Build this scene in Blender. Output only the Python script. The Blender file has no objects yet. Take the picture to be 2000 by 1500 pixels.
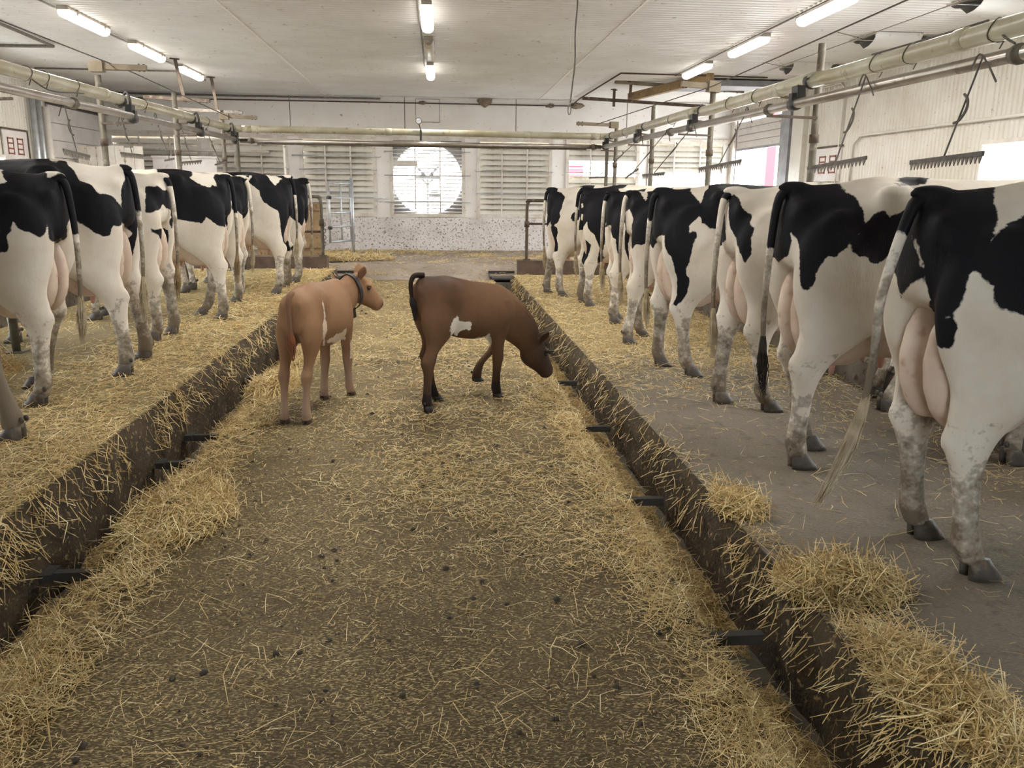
import bpy, math, random
import numpy as np
from mathutils import Vector, Matrix
random.seed(7)
RNG = np.random.default_rng(11)
scene = bpy.context.scene
COL = scene.collection

# ------------------------------------------------------------------ camera
CAM_H = 1.50
YAW, PITCH, ROLL = math.radians(5.179), math.radians(13.104), math.radians(0.6)
_f = Vector((math.sin(YAW)*math.cos(PITCH), math.cos(YAW)*math.cos(PITCH), -math.sin(PITCH)))
_r0 = Vector((math.cos(YAW), -math.sin(YAW), 0))
_u0 = Vector((math.sin(YAW)*math.sin(PITCH), math.cos(YAW)*math.sin(PITCH), math.cos(PITCH)))
_r = _r0*math.cos(ROLL) + _u0*math.sin(ROLL)
_u = _u0*math.cos(ROLL) - _r0*math.sin(ROLL)
cam = bpy.data.cameras.new('camera')
cam.sensor_width = 36.0
cam.lens = 1600/2000*36.0
cam.clip_start = 0.05
cam.clip_end = 200
cam_o = bpy.data.objects.new('camera', cam)
COL.objects.link(cam_o)
M = Matrix((_r, _u, -_f)).transposed().to_4x4()
M.translation = Vector((0, 0, CAM_H))
cam_o.matrix_world = M
scene.camera = cam_o

# ------------------------------------------------------------------ world and exposure
world = bpy.data.worlds.new('overcast_sky')
scene.world = world
world.use_nodes = True
bgn = world.node_tree.nodes['Background']
bgn.inputs[0].default_value = (0.92, 0.97, 1.0, 1)
bgn.inputs[1].default_value = 14.0
LAMP = 7.0           # glow of the fluorescent diffusers
LAMP_W = 46.0        # light each lit fixture throws down, in watts
scene.view_settings.view_transform = 'Standard'
scene.view_settings.look = 'None'
scene.view_settings.exposure = 0.12
scene.view_settings.gamma = 1.0
scene.view_settings.use_curve_mapping = False
scene.cycles.use_denoising = True
scene.cycles.max_bounces = 5
scene.cycles.diffuse_bounces = 3
scene.cycles.glossy_bounces = 2
scene.cycles.use_adaptive_sampling = True
scene.cycles.adaptive_threshold = 0.25
scene.cycles.adaptive_min_samples = 16
scene.cycles.caustics_reflective = False
scene.cycles.caustics_refractive = False
scene.cycles.sample_clamp_indirect = 8.0

# ------------------------------------------------------------------ helpers
def mesh_obj(name, verts, faces, mat=None, parent=None, smooth=False, world_coords=True):
    me = bpy.data.meshes.new(name)
    off = Vector((0, 0, 0))
    if parent is not None and world_coords:
        p = parent
        while p is not None:
            off = off + p.location
            p = p.parent
    if len(off) and off.length > 0:
        verts = [(v[0]-off[0], v[1]-off[1], v[2]-off[2]) for v in verts]
    me.from_pydata([tuple(v) for v in verts], [], faces)
    me.validate()
    if smooth:
        me.polygons.foreach_set('use_smooth', [True]*len(me.polygons))
    if mat is not None:
        me.materials.append(mat)
    o = bpy.data.objects.new(name, me)
    COL.objects.link(o)
    if parent is not None:
        o.parent = parent
    return o

def empty(name, loc, rz=0.0):
    o = bpy.data.objects.new(name, None)
    COL.objects.link(o)
    o.location = loc
    o.rotation_euler = (0, 0, rz)
    o.empty_display_size = 0.1
    return o

def tag(o, label=None, cat=None, group=None, kind=None):
    if label: o['label'] = label
    if cat: o['category'] = cat
    if group: o['group'] = group
    if kind: o['kind'] = kind
    return o

class MB:
    def __init__(self):
        self.v = []; self.f = []
    def add(self, v, f):
        n = len(self.v)
        self.v += [tuple(p) for p in v]
        self.f += [tuple(i+n for i in q) for q in f]
        return self
    def box(self, a, b):
        x0, y0, z0 = a; x1, y1, z1 = b
        v = [(x0,y0,z0),(x1,y0,z0),(x1,y1,z0),(x0,y1,z0),(x0,y0,z1),(x1,y0,z1),(x1,y1,z1),(x0,y1,z1)]
        f = [(0,3,2,1),(4,5,6,7),(0,1,5,4),(1,2,6,5),(2,3,7,6),(3,0,4,7)]
        return self.add(v, f)
    def obox(self, c, ax, ay, az):
        c, ax, ay, az = map(Vector, (c, ax, ay, az))
        v = [c+ax*i+ay*j+az*k for k in (-1,1) for (i,j) in ((-1,-1),(1,-1),(1,1),(-1,1))]
        f = [(0,3,2,1),(4,5,6,7),(0,1,5,4),(1,2,6,5),(2,3,7,6),(3,0,4,7)]
        return self.add(v, f)
    def beam(self, a, b, w, h, up=(0,0,1)):
        a, b = Vector(a), Vector(b)
        d = (b-a)
        l = d.length; d.normalize()
        s = d.cross(Vector(up))
        if s.length < 1e-4: s = d.cross(Vector((1,0,0)))
        s.normalize(); u = s.cross(d)
        return self.obox((a+b)/2, d*l/2, s*w/2, u*h/2)
    def tube(self, pts, r, n=10, cap=True):
        pts = [Vector(p) for p in pts]
        rr = r if hasattr(r, '__len__') else [r]*len(pts)
        base = len(self.v)
        prev = None
        for i, p in enumerate(pts):
            t = (pts[min(i+1, len(pts)-1)] - pts[max(i-1, 0)]).normalized()
            if prev is None:
                s = t.cross(Vector((0,0,1)))
                if s.length < 1e-3: s = t.cross(Vector((1,0,0)))
            else:
                s = prev - t*prev.dot(t)
            s.normalize(); prev = s
            u = t.cross(s)
            for k in range(n):
                a = 2*math.pi*k/n
                self.v.append(tuple(p + (s*math.cos(a)+u*math.sin(a))*rr[i]))
        for i in range(len(pts)-1):
            for k in range(n):
                a = base+i*n+k; b = base+i*n+(k+1)%n
                self.f.append((a, b, b+n, a+n))
        if cap:
            self.f.append(tuple(base+k for k in range(n))[::-1])
            e = base+(len(pts)-1)*n
            self.f.append(tuple(e+k for k in range(n)))
        return self
    def build(self, name, mat, parent=None, smooth=False, **kw):
        return mesh_obj(name, self.v, self.f, mat, parent, smooth, **kw)

def smooth_path(pts, k=4):
    pts = [Vector(p) for p in pts]
    out = []
    n = len(pts)
    for i in range(n-1):
        p0, p1, p2, p3 = pts[max(i-1,0)], pts[i], pts[i+1], pts[min(i+2,n-1)]
        for j in range(k):
            t = j/k
            out.append(0.5*((2*p1)+(p2-p0)*t+(2*p0-5*p1+4*p2-p3)*t*t+(3*p1-p0-3*p2+p3)*t**3))
    out.append(pts[-1])
    return out

# ------------------------------------------------------------------ materials
def nt(name):
    m = bpy.data.materials.new(name)
    m.use_nodes = True
    t = m.node_tree
    b = t.nodes['Principled BSDF']
    return m, t, b

def N(t, typ, **kw):
    n = t.nodes.new(typ)
    for k, v in kw.items():
        if k.startswith('i_'):
            key = k[2:]
            n.inputs[int(key) if key.isdigit() else key].default_value = v
        else:
            setattr(n, k, v)
    return n

def noise(t, scale, detail=4.0, rough=0.55, vec=None, dist=0.0):
    n = N(t, 'ShaderNodeTexNoise')
    n.inputs['Scale'].default_value = scale
    n.inputs['Detail'].default_value = detail
    n.inputs['Roughness'].default_value = rough
    n.inputs['Distortion'].default_value = dist
    if vec is not None: t.links.new(vec, n.inputs['Vector'])
    return n

def ramp(t, fac, stops):
    r = N(t, 'ShaderNodeValToRGB')
    e = r.color_ramp.elements
    while len(e) > 1: e.remove(e[-1])
    e[0].position = stops[0][0]; e[0].color = stops[0][1]
    for p, c in stops[1:]:
        x = e.new(p); x.color = c
    t.links.new(fac, r.inputs[0])
    return r

def g(v): return (v, v, v, 1)
def c4(c): return (c[0], c[1], c[2], 1)

def mixc(t, fac, a, b):
    m = N(t, 'ShaderNodeMix'); m.data_type = 'RGBA'
    for sock, val in ((0, fac), (6, a), (7, b)):
        if hasattr(val, 'is_linked') or hasattr(val, 'links'):
            t.links.new(val, m.inputs[sock])
        else:
            m.inputs[sock].default_value = val
    return m.outputs[2]

def math_n(t, op, a, b=None, clamp=False):
    m = N(t, 'ShaderNodeMath'); m.operation = op; m.use_clamp = clamp
    for i, val in enumerate((a, b)):
        if val is None: continue
        if hasattr(val, 'links'): t.links.new(val, m.inputs[i])
        else: m.inputs[i].default_value = val
    return m.outputs[0]

def bump(t, b, h, strength, dist=0.01):
    n = N(t, 'ShaderNodeBump')
    n.inputs['Strength'].default_value = strength
    n.inputs['Distance'].default_value = dist
    t.links.new(h, n.inputs['Height'])
    t.links.new(n.outputs[0], b.inputs['Normal'])

def pmat(name, c1, c2, scale=6.0, rough=0.6, metal=0.0, lo=0.35, hi=0.7, bmp=0.0, c3=None, s3=40.0, t3=(0.58,0.68), coords='Object', spec=0.5):
    """two noise-mixed colours plus an optional speckle colour"""
    m, t, b = nt(name)
    tc = N(t, 'ShaderNodeTexCoord')
    vec = tc.outputs[coords]
    n = noise(t, scale, 3, 0.6, vec)
    r = ramp(t, n.outputs[0], [(lo, c4(c1)), (hi, c4(c2))])
    col = r.outputs[0]
    if c3 is not None:
        n3 = noise(t, s3, 2, 0.6, vec)
        r3 = ramp(t, n3.outputs[0], [(t3[0], g(0)), (t3[1], g(1))])
        col = mixc(t, r3.outputs[0], col, c4(c3))
    t.links.new(col, b.inputs['Base Color'])
    b.inputs['Roughness'].default_value = rough
    b.inputs['Metallic'].default_value = metal
    b.inputs['Specular IOR Level'].default_value = spec
    if bmp:
        nb = noise(t, scale*6, 2, 0.6, vec)
        bump(t, b, nb.outputs[0], bmp, 0.01)
    return m

def emis(name, col, s):
    m, t, b = nt(name)
    t.nodes.remove(b)
    e = N(t, 'ShaderNodeEmission')
    e.inputs[0].default_value = c4(col); e.inputs[1].default_value = s
    t.links.new(e.outputs[0], t.nodes['Material Output'].inputs[0])
    return m

MT = {}
MT['ceiling'] = pmat('white_ribbed_ceiling_sheet', (0.72,0.71,0.695), (0.63,0.61,0.585), 1.3, 0.32, bmp=0.0, c3=(0.45,0.40,0.34), s3=9, t3=(0.66,0.78))
MT['wallpanel'] = pmat('white_washed_board', (0.84,0.81,0.78), (0.76,0.72,0.68), 1.4, 0.5, c3=(0.40,0.30,0.22), s3=16, t3=(0.69,0.76))
MT['corr'] = pmat('white_corrugated_steel', (0.70,0.68,0.62), (0.60,0.56,0.48), 1.6, 0.38, c3=(0.36,0.32,0.27), s3=22, t3=(0.67,0.74))
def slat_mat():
    m, t, b = nt('louvre_slat_dust_and_lip_shade')
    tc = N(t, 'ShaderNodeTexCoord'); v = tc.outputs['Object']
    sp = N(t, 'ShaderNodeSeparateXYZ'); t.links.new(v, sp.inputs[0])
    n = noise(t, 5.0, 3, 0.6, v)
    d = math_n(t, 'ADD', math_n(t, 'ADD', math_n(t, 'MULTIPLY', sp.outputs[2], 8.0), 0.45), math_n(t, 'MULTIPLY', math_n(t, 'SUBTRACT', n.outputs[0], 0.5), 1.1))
    r = ramp(t, d, [(0.2, c4((0.80,0.77,0.70))), (0.5, c4((0.72,0.68,0.59))), (0.9, c4((0.42,0.35,0.25)))])  # colour darkens upward: painted shade under the lip above, plus brown dust
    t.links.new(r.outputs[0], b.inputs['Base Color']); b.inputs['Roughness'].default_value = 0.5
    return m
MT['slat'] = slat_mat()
MT['frame'] = pmat('painted_frame_white', (0.74,0.71,0.66), (0.55,0.48,0.40), 3.0, 0.5, c3=(0.30,0.2,0.13), s3=14, t3=(0.64,0.74))
MT['splash'] = pmat('manure_splashed_white_concrete', (0.74,0.71,0.70), (0.56,0.51,0.48), 2.0, 0.7, c3=(0.20,0.14,0.11), s3=26, t3=(0.56,0.66), bmp=0.15)
MT['darkgap'] = pmat('joint_shadow_backing', (0.16,0.14,0.12), (0.10,0.09,0.08), 5, 0.9)
MT['pvc'] = pmat('dusty_cream_plastic_pipe', (0.48,0.465,0.36), (0.33,0.285,0.18), 2.2, 0.3, c3=(0.24,0.17,0.08), s3=11, t3=(0.62,0.74))
MT['steel'] = pmat('stainless_steel_pipe', (0.38,0.355,0.32), (0.26,0.225,0.19), 3, 0.30, metal=0.75, c3=(0.22,0.18,0.14), s3=14, t3=(0.62,0.75))
MT['galv'] = pmat('galvanised_steel', (0.62,0.65,0.68), (0.46,0.48,0.50), 8, 0.35, metal=0.6)
MT['post'] = pmat('dirty_steel_post', (0.14,0.125,0.095), (0.08,0.065,0.045), 7, 0.6, metal=0.1, c3=(0.24,0.22,0.17), s3=10, t3=(0.6,0.72))
MT['rust'] = pmat('rusty_brown_steel', (0.11,0.078,0.055), (0.065,0.043,0.03), 9, 0.7, metal=0.1, c3=(0.20,0.165,0.13), s3=12, t3=(0.62,0.7))
MT['wood'] = pmat('weathered_wood', (0.36,0.24,0.12), (0.22,0.15,0.08), 5, 0.75, c3=(0.12,0.08,0.05), s3=18, t3=(0.6,0.7))
MT['beamwood'] = pmat('dusty_grey_brown_beam', (0.25,0.205,0.145), (0.16,0.125,0.08), 4, 0.7)
MT['black'] = pmat('black_rubber', (0.022,0.021,0.02), (0.05,0.045,0.04), 9, 0.55)
MT['cable'] = pmat('dusty_dark_cable', (0.06,0.055,0.05), (0.13,0.11,0.09), 20, 0.7)
MT['wire'] = pmat('dusty_grey_wire', (0.13,0.115,0.10), (0.22,0.19,0.16), 20, 0.6)
MT['concrete'] = pmat('worn_concrete_curb', (0.20,0.18,0.155), (0.11,0.09,0.07), 5, 0.85, bmp=0.3, c3=(0.06,0.045,0.03), s3=13, t3=(0.58,0.68))
MT['curbbrown'] = pmat('dirty_brown_curb', (0.14,0.095,0.07), (0.075,0.05,0.038), 6, 0.85, bmp=0.3)
MT['hoof'] = pmat('dark_horn_hoof', (0.06,0.05,0.042), (0.10,0.085,0.07), 18, 0.5, c3=(0.16,0.12,0.08), s3=20, t3=(0.6,0.7))
MT['lamp'] = emis('lit_fluorescent_diffuser', (1.0, 0.95, 0.87), LAMP)
MT['lampoff'] = pmat('unlit_dusty_diffuser', (0.62,0.58,0.50), (0.42,0.36,0.28), 6, 0.35)
MT['lamphousing'] = pmat('lamp_housing', (0.40,0.36,0.30), (0.24,0.20,0.15), 6, 0.5)
MT['cloth'] = pmat('dark_collar_strap', (0.012,0.012,0.013), (0.03,0.03,0.03), 20, 0.6)
MT['eye'] = pmat('dark_wet_eye', (0.008,0.006,0.005), (0.015,0.01,0.008), 20, 0.08)
MT['doorwhite'] = pmat('white_overhead_door', (0.70,0.67,0.65), (0.58,0.54,0.52), 2, 0.5, c3=(0.40,0.30,0.22), s3=7, t3=(0.66,0.78))
MT['red'] = pmat('red_painted_post', (0.55,0.03,0.05), (0.42,0.03,0.04), 4, 0.5)
MT['printred'] = pmat('printed_brown_panel', (0.30,0.10,0.06), (0.20,0.07,0.05), 20, 0.6)
MT['grey'] = pmat('grey_trim', (0.34,0.34,0.36), (0.22,0.22,0.24), 4, 0.5)
MT['nest'] = pmat('mud_nest', (0.16,0.12,0.08), (0.28,0.23,0.17), 25, 0.95, bmp=0.6)
MT['glassgauge'] = pmat('gauge_face', (0.55,0.57,0.60), (0.45,0.47,0.5), 4, 0.2)
MT['snow'] = pmat('pale_yard', (0.75,0.75,0.74), (0.6,0.58,0.55), 1, 0.9)

def floor_mat(name, mud1, mud2, strawc, s_amount, bmps=0.5, strawscale=1.0, grad=None):
    m, t, b = nt(name)
    tc = N(t, 'ShaderNodeTexCoord'); v = tc.outputs['Object']
    n1 = noise(t, 1.1, 4, 0.62, v)
    base = ramp(t, n1.outputs[0], [(0.32, c4(mud1)), (0.68, c4(mud2))]).outputs[0]
    nd = noise(t, 9.0, 3, 0.65, v)
    base = mixc(t, ramp(t, nd.outputs[0], [(0.55, g(0)), (0.75, g(0.75))]).outputs[0], base, c4(tuple(x*0.45 for x in mud1)))
    # fine chaff trodden in: stretched noise in two directions
    outs = []
    for rot, sx, sy in ((0.5, 55, 210), (-0.9, 60, 190), (1.7, 50, 220)):
        mp = N(t, 'ShaderNodeMapping')
        mp.inputs['Rotation'].default_value = (0, 0, rot)
        mp.inputs['Scale'].default_value = (sx*strawscale, sy*strawscale, 1)
        t.links.new(v, mp.inputs[0])
        n = noise(t, 1.0, 1, 0.5, mp.outputs[0], 0.0)
        outs.append(ramp(t, n.outputs[0], [(0.60, g(0)), (0.66, g(1))]).outputs[0])
    mx = math_n(t, 'MAXIMUM', math_n(t, 'MAXIMUM', outs[0], outs[1]), outs[2])
    nm = noise(t, 1.6, 2, 0.6, v)
    dens = ramp(t, nm.outputs[0], [(0.35, g(s_amount*0.35)), (0.62, g(s_amount))]).outputs[0]
    if grad is not None:        # straw lies thicker further along the platform
        sp = N(t, 'ShaderNodeSeparateXYZ'); t.links.new(v, sp.inputs[0])
        gy = math_n(t, 'ADD', math_n(t, 'MULTIPLY', math_n(t, 'SUBTRACT', sp.outputs[1], grad[0]), grad[1]), math_n(t, 'MULTIPLY', math_n(t, 'SUBTRACT', nm.outputs[0], 0.5), 2.2))
        gy = math_n(t, 'MAXIMUM', math_n(t, 'MINIMUM', gy, 1.0), 0.0)
        base = mixc(t, math_n(t, 'MULTIPLY', gy, 0.62), base, c4(tuple(0.55*q for q in strawc)))
        dens = math_n(t, 'MAXIMUM', dens, math_n(t, 'MULTIPLY', gy, 0.85))
    fac = math_n(t, 'MULTIPLY', mx, dens, True)
    colr = mixc(t, fac, base, c4(strawc))
    t.links.new(colr, b.inputs['Base Color'])
    b.inputs['Roughness'].default_value = 0.85
    b.inputs['Specular IOR Level'].default_value = 0.25
    nb = noise(t, 34, 3, 0.65, v)
    h = math_n(t, 'ADD', nb.outputs[0], math_n(t, 'MULTIPLY', fac, 0.6))
    bump(t, b, h, bmps, 0.02)
    return m
MT['alley'] = floor_mat('trodden_dirt_and_chaff', (0.080,0.058,0.029), (0.130,0.098,0.051), (0.55,0.43,0.22), 0.85, grad=(6.0, 0.22))
MT['alleyfar'] = floor_mat('dusty_far_floor', (0.24,0.19,0.155), (0.40,0.335,0.285), (0.48,0.38,0.20), 0.45, strawscale=0.5)
MT['platR'] = floor_mat('worn_rubber_mat_floor', (0.135,0.115,0.09), (0.19,0.165,0.135), (0.55,0.43,0.21), 0.22, 0.35, grad=(6.2, 0.55))
MT['platL'] = floor_mat('strawy_mat_floor', (0.15,0.12,0.07), (0.24,0.19,0.10), (0.55,0.43,0.20), 0.75, grad=(7.5, 0.3))
MT['manger'] = pmat('pale_swept_manger_floor', (0.34,0.31,0.26), (0.24,0.205,0.165), 3, 0.7, c3=(0.42,0.34,0.2), s3=20, t3=(0.6,0.7))
MT['riser'] = pmat('manure_caked_riser', (0.075,0.052,0.026), (0.035,0.024,0.013), 9, 0.9, bmp=0.8, c3=(0.30,0.22,0.10), s3=30, t3=(0.60,0.68))
MT['gutter'] = pmat('wet_gutter_floor', (0.06,0.05,0.03), (0.11,0.09,0.06), 6, 0.55, bmp=0.4)

def straw_mat(name, ca, cb, cc):
    m, t, b = nt(name)
    a = N(t, 'ShaderNodeAttribute'); a.attribute_name = 'tint'
    r = ramp(t, a.outputs['Fac'], [(0.0, c4(ca)), (0.55, c4(cb)), (1.0, c4(cc))])
    t.links.new(r.outputs[0], b.inputs['Base Color'])
    b.inputs['Roughness'].default_value = 0.5
    b.inputs['Specular IOR Level'].default_value = 0.4
    return m
MT['straw'] = straw_mat('golden_straw', (0.42,0.27,0.095), (0.79,0.595,0.275), (0.97,0.85,0.54))
MT['strawbed'] = pmat('matted_straw', (0.24,0.165,0.065), (0.12,0.08,0.032), 14, 0.8, bmp=0.9, c3=(0.42,0.31,0.13), s3=60, t3=(0.55,0.62))

# ------------------------------------------------------------------ the setting
XL, XR, YB, YF, ZC = -6.95, 6.60, 18.60, -5.0, 3.50
GLX0, GLX1 = -1.76, -1.33      # left gutter
GRX0, GRX1 = 0.93, 1.30        # right gutter
ZL, ZR, YEND = 0.20, 0.10, 14.45

def struct(o, label=None):
    o['kind'] = 'structure'
    if label: o['label'] = label
    return o

def grid_floor(name, x0, x1, y0, y1, z, mat, amp=0.0, step=0.08, zfun=None):
    nx, ny = max(2, int((x1-x0)/step)), max(2, int((y1-y0)/step))
    xs = np.linspace(x0, x1, nx+1); ys = np.linspace(y0, y1, ny+1)
    X, Y_ = np.meshgrid(xs, ys)
    Z = np.full_like(X, z) if zfun is None else zfun(X, Y_)
    if amp: Z = Z + amp*(vnoise(X*3, Y_*3)-0.5)*2
    v = np.stack([X, Y_, Z], -1).reshape(-1, 3)
    f = []
    for j in range(ny):
        for i in range(nx):
            a = j*(nx+1)+i
            f.append((a, a+1, a+nx+2, a+nx+1))
    return mesh_obj(name, v.tolist(), f, mat, smooth=True)

_perm = RNG.random((64, 64))
def vnoise(x, y):
    x = np.asarray(x, float); y = np.asarray(y, float)
    xi = np.floor(x).astype(int); yi = np.floor(y).astype(int)
    fx = x-xi; fy = y-yi
    fx = fx*fx*(3-2*fx); fy = fy*fy*(3-2*fy)
    p = lambda a, b: _perm[a % 64, b % 64]
    return (p(xi,yi)*(1-fx)+p(xi+1,yi)*fx)*(1-fy)+(p(xi,yi+1)*(1-fx)+p(xi+1,yi+1)*fx)*fy
def fbm(x, y): return 0.55*vnoise(x, y)+0.3*vnoise(x*2.1+5, y*2.1+9)+0.15*vnoise(x*4.3+1, y*4.3+3)

struct(MB().box((XL, YF, -0.60), (XR, YB+0.1, -0.44)).build('floor_slab', MT['concrete']))
struct(MB().box((XL, YEND-0.05, -0.46), (XR, YB, -0.03)).build('floor_far_base', MT['concrete']))
struct(grid_floor('floor', GLX1, GRX0, YF, YEND+0.3, 0.0, MT['alley'], 0.008, 0.1), 'trodden dirt alley floor between the two gutters')
def zfar(X, Y_):
    t = np.clip((Y_-YEND)/1.2, 0, 1); t = t*t*(3-2*t)
    return 0.005+0.175*t+0.07*np.clip((Y_-15.6)/3, 0, 1)
struct(grid_floor('floor_far', XL, XR, YEND, YB, 0.0, MT['alleyfar'], 0.01, 0.15, zfar), 'dusty cross floor in front of the end wall')
struct(MB().box((-4.15, YF, -0.45), (GLX0, YEND, ZL)).build('floor_left', MT['platL']), 'raised straw-covered standing platform under the left cow row')
struct(MB().box((GRX1, YF, -0.45), (3.20, YEND, ZR)).build('floor_right', MT['platR']), 'raised grey-brown standing platform under the right cow row')
struct(MB().box((XL, YF, -0.45), (-4.35, YEND, 0.12)).build('floor_left_feed', MT['manger']))
struct(MB().box((3.40, YF, -0.45), (XR, YEND, 0.22)).build('floor_right_feed', MT['manger']))
struct(MB().box((GLX0-0.005, YF, -0.45), (GLX1, YEND, -0.30)).build('gutter_left', MT['gutter']))
struct(MB().box((GRX0, YF, -0.45), (GRX1+0.005, YEND, -0.30)).build('gutter_right', MT['gutter']))
# caked riser faces and the alley edge (rough, lumpy strips)
def riser(name, x, zt, zb, nrm, amp):
    ys = np.arange(YF, YEND+0.001, 0.06); zs = np.linspace(zb, zt, 9)
    Y_, Z = np.meshgrid(ys, zs)
    d = amp*(fbm(Y_*5+x*7, Z*9)*1.6-0.3)*np.clip((zt-Z)/0.05, 0.15, 1)
    X = x+nrm*(0.006+np.maximum(d, 0))
    v = np.stack([X, Y_, Z], -1).reshape(-1, 3); n = len(ys); f = []
    for j in range(len(zs)-1):
        for i in range(n-1):
            a = j*n+i; f.append((a, a+1, a+n+1, a+n))
    return struct(mesh_obj(name, v.tolist(), f, MT['riser'], smooth=True))
riser('trim_1', GLX0, ZL, -0.30, 1, 0.05)
riser('trim_2', GRX1, ZR, -0.30, -1, 0.05)
struct(MB().box((GLX1, YF, -0.30), (GLX1+0.01, YEND, -0.002)).build('trim_3', MT['concrete']))
struct(MB().box((GRX0-0.01, YF, -0.30), (GRX0, YEND, -0.002)).build('trim_4', MT['concrete']))
# manger curbs at the front of the stalls
def curb(name, x0, x1, y0, y1, z0, z1, mat):
    m = MB(); k = 0.03
    v = []
    for y in np.arange(y0, y1+0.01, 0.5):
        for (x, z) in ((x0, z0), (x0, z1-k), (x0+k, z1), (x1-k, z1), (x1, z1-k), (x1, z0)):
            v.append((x+random.uniform(-.006, .006), y, z+random.uniform(-.006, .006)))
    n = len(v)//6; f = []
    for i in range(n-1):
        for k2 in range(5):
            a = i*6+k2; f.append((a, a+6, a+7, a+1))
    f.append(tuple(range(6))); f.append(tuple(range((n-1)*6, n*6))[::-1])
    return struct(mesh_obj(name, v, f, mat))
curb('trim_5', 3.18, 3.42, YF, YEND-0.2, 0.0, 0.33, MT['concrete'])
curb('trim_6', -4.35, -4.15, YF, YEND-0.2, 0.1, 0.42, MT['concrete'])
# low brown curbs that close the platforms at the far end
curb2 = MB().box((-4.15, 14.47, 0.0), (-1.92, 14.75, 0.40)); struct(curb2.build('trim_7', MT['curbbrown']))
curb2 = MB().box((1.40, 14.47, 0.0), (3.42, 14.75, 0.345)); struct(curb2.build('trim_8', MT['curbbrown']))
# cross-channel slots where the gutters end
for nm, xa, xb in (('trim_9', GLX0-0.05, GLX1-0.03), ('trim_10', GRX0+0.0, GRX1+0.05)):
    struct(MB().box((xa, 14.40, 0.012), (xb, 14.95, 0.04)).box((xa-.03, 14.40, 0.012), (xa, 15.0, 0.075)).box((xb, 14.40, 0.012), (xb+.03, 15.0, 0.075)).box((xa-.03, 14.95, 0.02), (xb+.03, 15.0, 0.12)).build(nm, MT['black']))

# --- ribbed sheets
def rib_profile(L, pitch, amp):
    t = []; h = []
    n = int(L/pitch)
    for i in range(n):
        for fr, hh in ((0.0, 0), (0.18, 0), (0.32, 1), (0.5, 1), (0.64, 0)):
            t.append((i+fr)*pitch); h.append(hh*amp)
    t.append(L); h.append(0)
    return t, h
def sheet_wall(m, x, nrm, y0, y1, z0, z1, pitch=0.085, amp=0.014):
    t, h = rib_profile(y1-y0, pitch, amp)
    v = []; f = []
    for a, b in zip(t, h):
        v.append((x+nrm*b, y0+a, z0)); v.append((x+nrm*b, y0+a, z1))
    for i in range(len(t)-1):
        a = 2*i; f.append((a, a+2, a+3, a+1))
    m.add(v, f)
def sheet_ceiling(x0, x1, y0, y1, z, pitch=0.115, amp=0.012):
    t, h = rib_profile(y1-y0, pitch, amp)
    v = []; f = []
    for a, b in zip(t, h):
        v.append((x0, y0+a, z-b)); v.append((x1, y0+a, z-b))
    for i in range(len(t)-1):
        a = 2*i; f.append((a, a+1, a+3, a+2))
    return v, f
ceil = struct(MB().box((XL-0.1, YF, ZC+0.02), (XR+0.1, YB+0.15, ZC+0.12)).build('ceiling', MT['ceiling']), 'white ribbed metal ceiling')
for x0, x1 in ((XL, -2.36), (-2.35, 2.21), (2.22, XR)):
    v, f = sheet_ceiling(x0, x1, YF, YB, ZC)
    mesh_obj('ceiling_panel', v, f, MT['ceiling'], ceil)
for x in (-2.355, 2.215):
    MB().box((x-0.012, YF, ZC-0.016), (x+0.012, YB, ZC)).build('joint_strip', MT['wallpanel'], ceil)

# right wall with doorway and windows
RW_OPEN = [(2.6, 5.8, 1.10, 2.18), (6.2, 9.84, 1.10, 2.18), (15.7, 18.4, 0.1, 3.12)]
LW_OPEN = [(3.4, 5.8, 1.10, 2.1), (6.2, 9.8, 1.10, 2.1), (11.0, 15.0, 1.15, 2.02)]  # the two nearer openings are out of view, added to let in daylight
def side_wall(name, x, nrm, opens, mat, label):
    m = MB(); y = YF
    for (a, b, z0, z1) in opens:
        sheet_wall(m, x, nrm, y, a, 0.0, ZC)
        sheet_wall(m, x, nrm, a, b, z1, ZC)
        if z0 > 0.2: sheet_wall(m, x, nrm, a, b, 0.0, z0)
        y = b
    sheet_wall(m, x, nrm, y, YB, 0.0, ZC)
    o = m.build(name, mat)
    struct(o, label)
    # solid backing so that no light leaks through and openings have depth
    mb = MB(); y = YF; xo = x-nrm*0.16; xi = x-nrm*0.02
    lo, hi = min(xo, xi), max(xo, xi)
    for (a, b, z0, z1) in opens:
        mb.box((lo, y, 0), (hi, a, ZC)); mb.box((lo, a, z1), (hi, b, ZC))
        if z0 > 0.2: mb.box((lo, a, 0), (hi, b, z0))
        y = b
    mb.box((lo, y, 0), (hi, YB+0.15, ZC))
    mb.build('backing', MT['wallpanel'], o)
    return o
wr = side_wall('wall_right', XR, -1, RW_OPEN, MT['corr'], 'white corrugated metal wall on the right')
wl = side_wall('wall_left', XL, 1, LW_OPEN, MT['corr'], 'white corrugated metal wall on the left')
k = 0
for (x, nrm, opens) in ((XR, -1, RW_OPEN[:2]), (XL, 1, LW_OPEN)):
    for (a, b, z0, z1) in opens:
        k += 1
        m = MB(); xa, xb = sorted((x-nrm*0.17, x+nrm*0.02)); w = 0.05
        m.box((xa, a, z0), (xb, a+w, z1)).box((xa, b-w, z0), (xb, b, z1)).box((xa, a+w, z1-w), (xb, b-w, z1)).box((xa, a+w, z0), (xb, b-w, z0+w))
        struct(m.build('window_%d' % k, MT['frame']))
# cornice strips at wall tops
struct(MB().box((XR-0.06, YF, ZC-0.14), (XR-0.0, YB, ZC)).build('trim_11', MT['frame']))
struct(MB().box((XL, YF, ZC-0.05), (XL+0.06, YB, ZC)).build('trim_12', MT['frame']))
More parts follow.
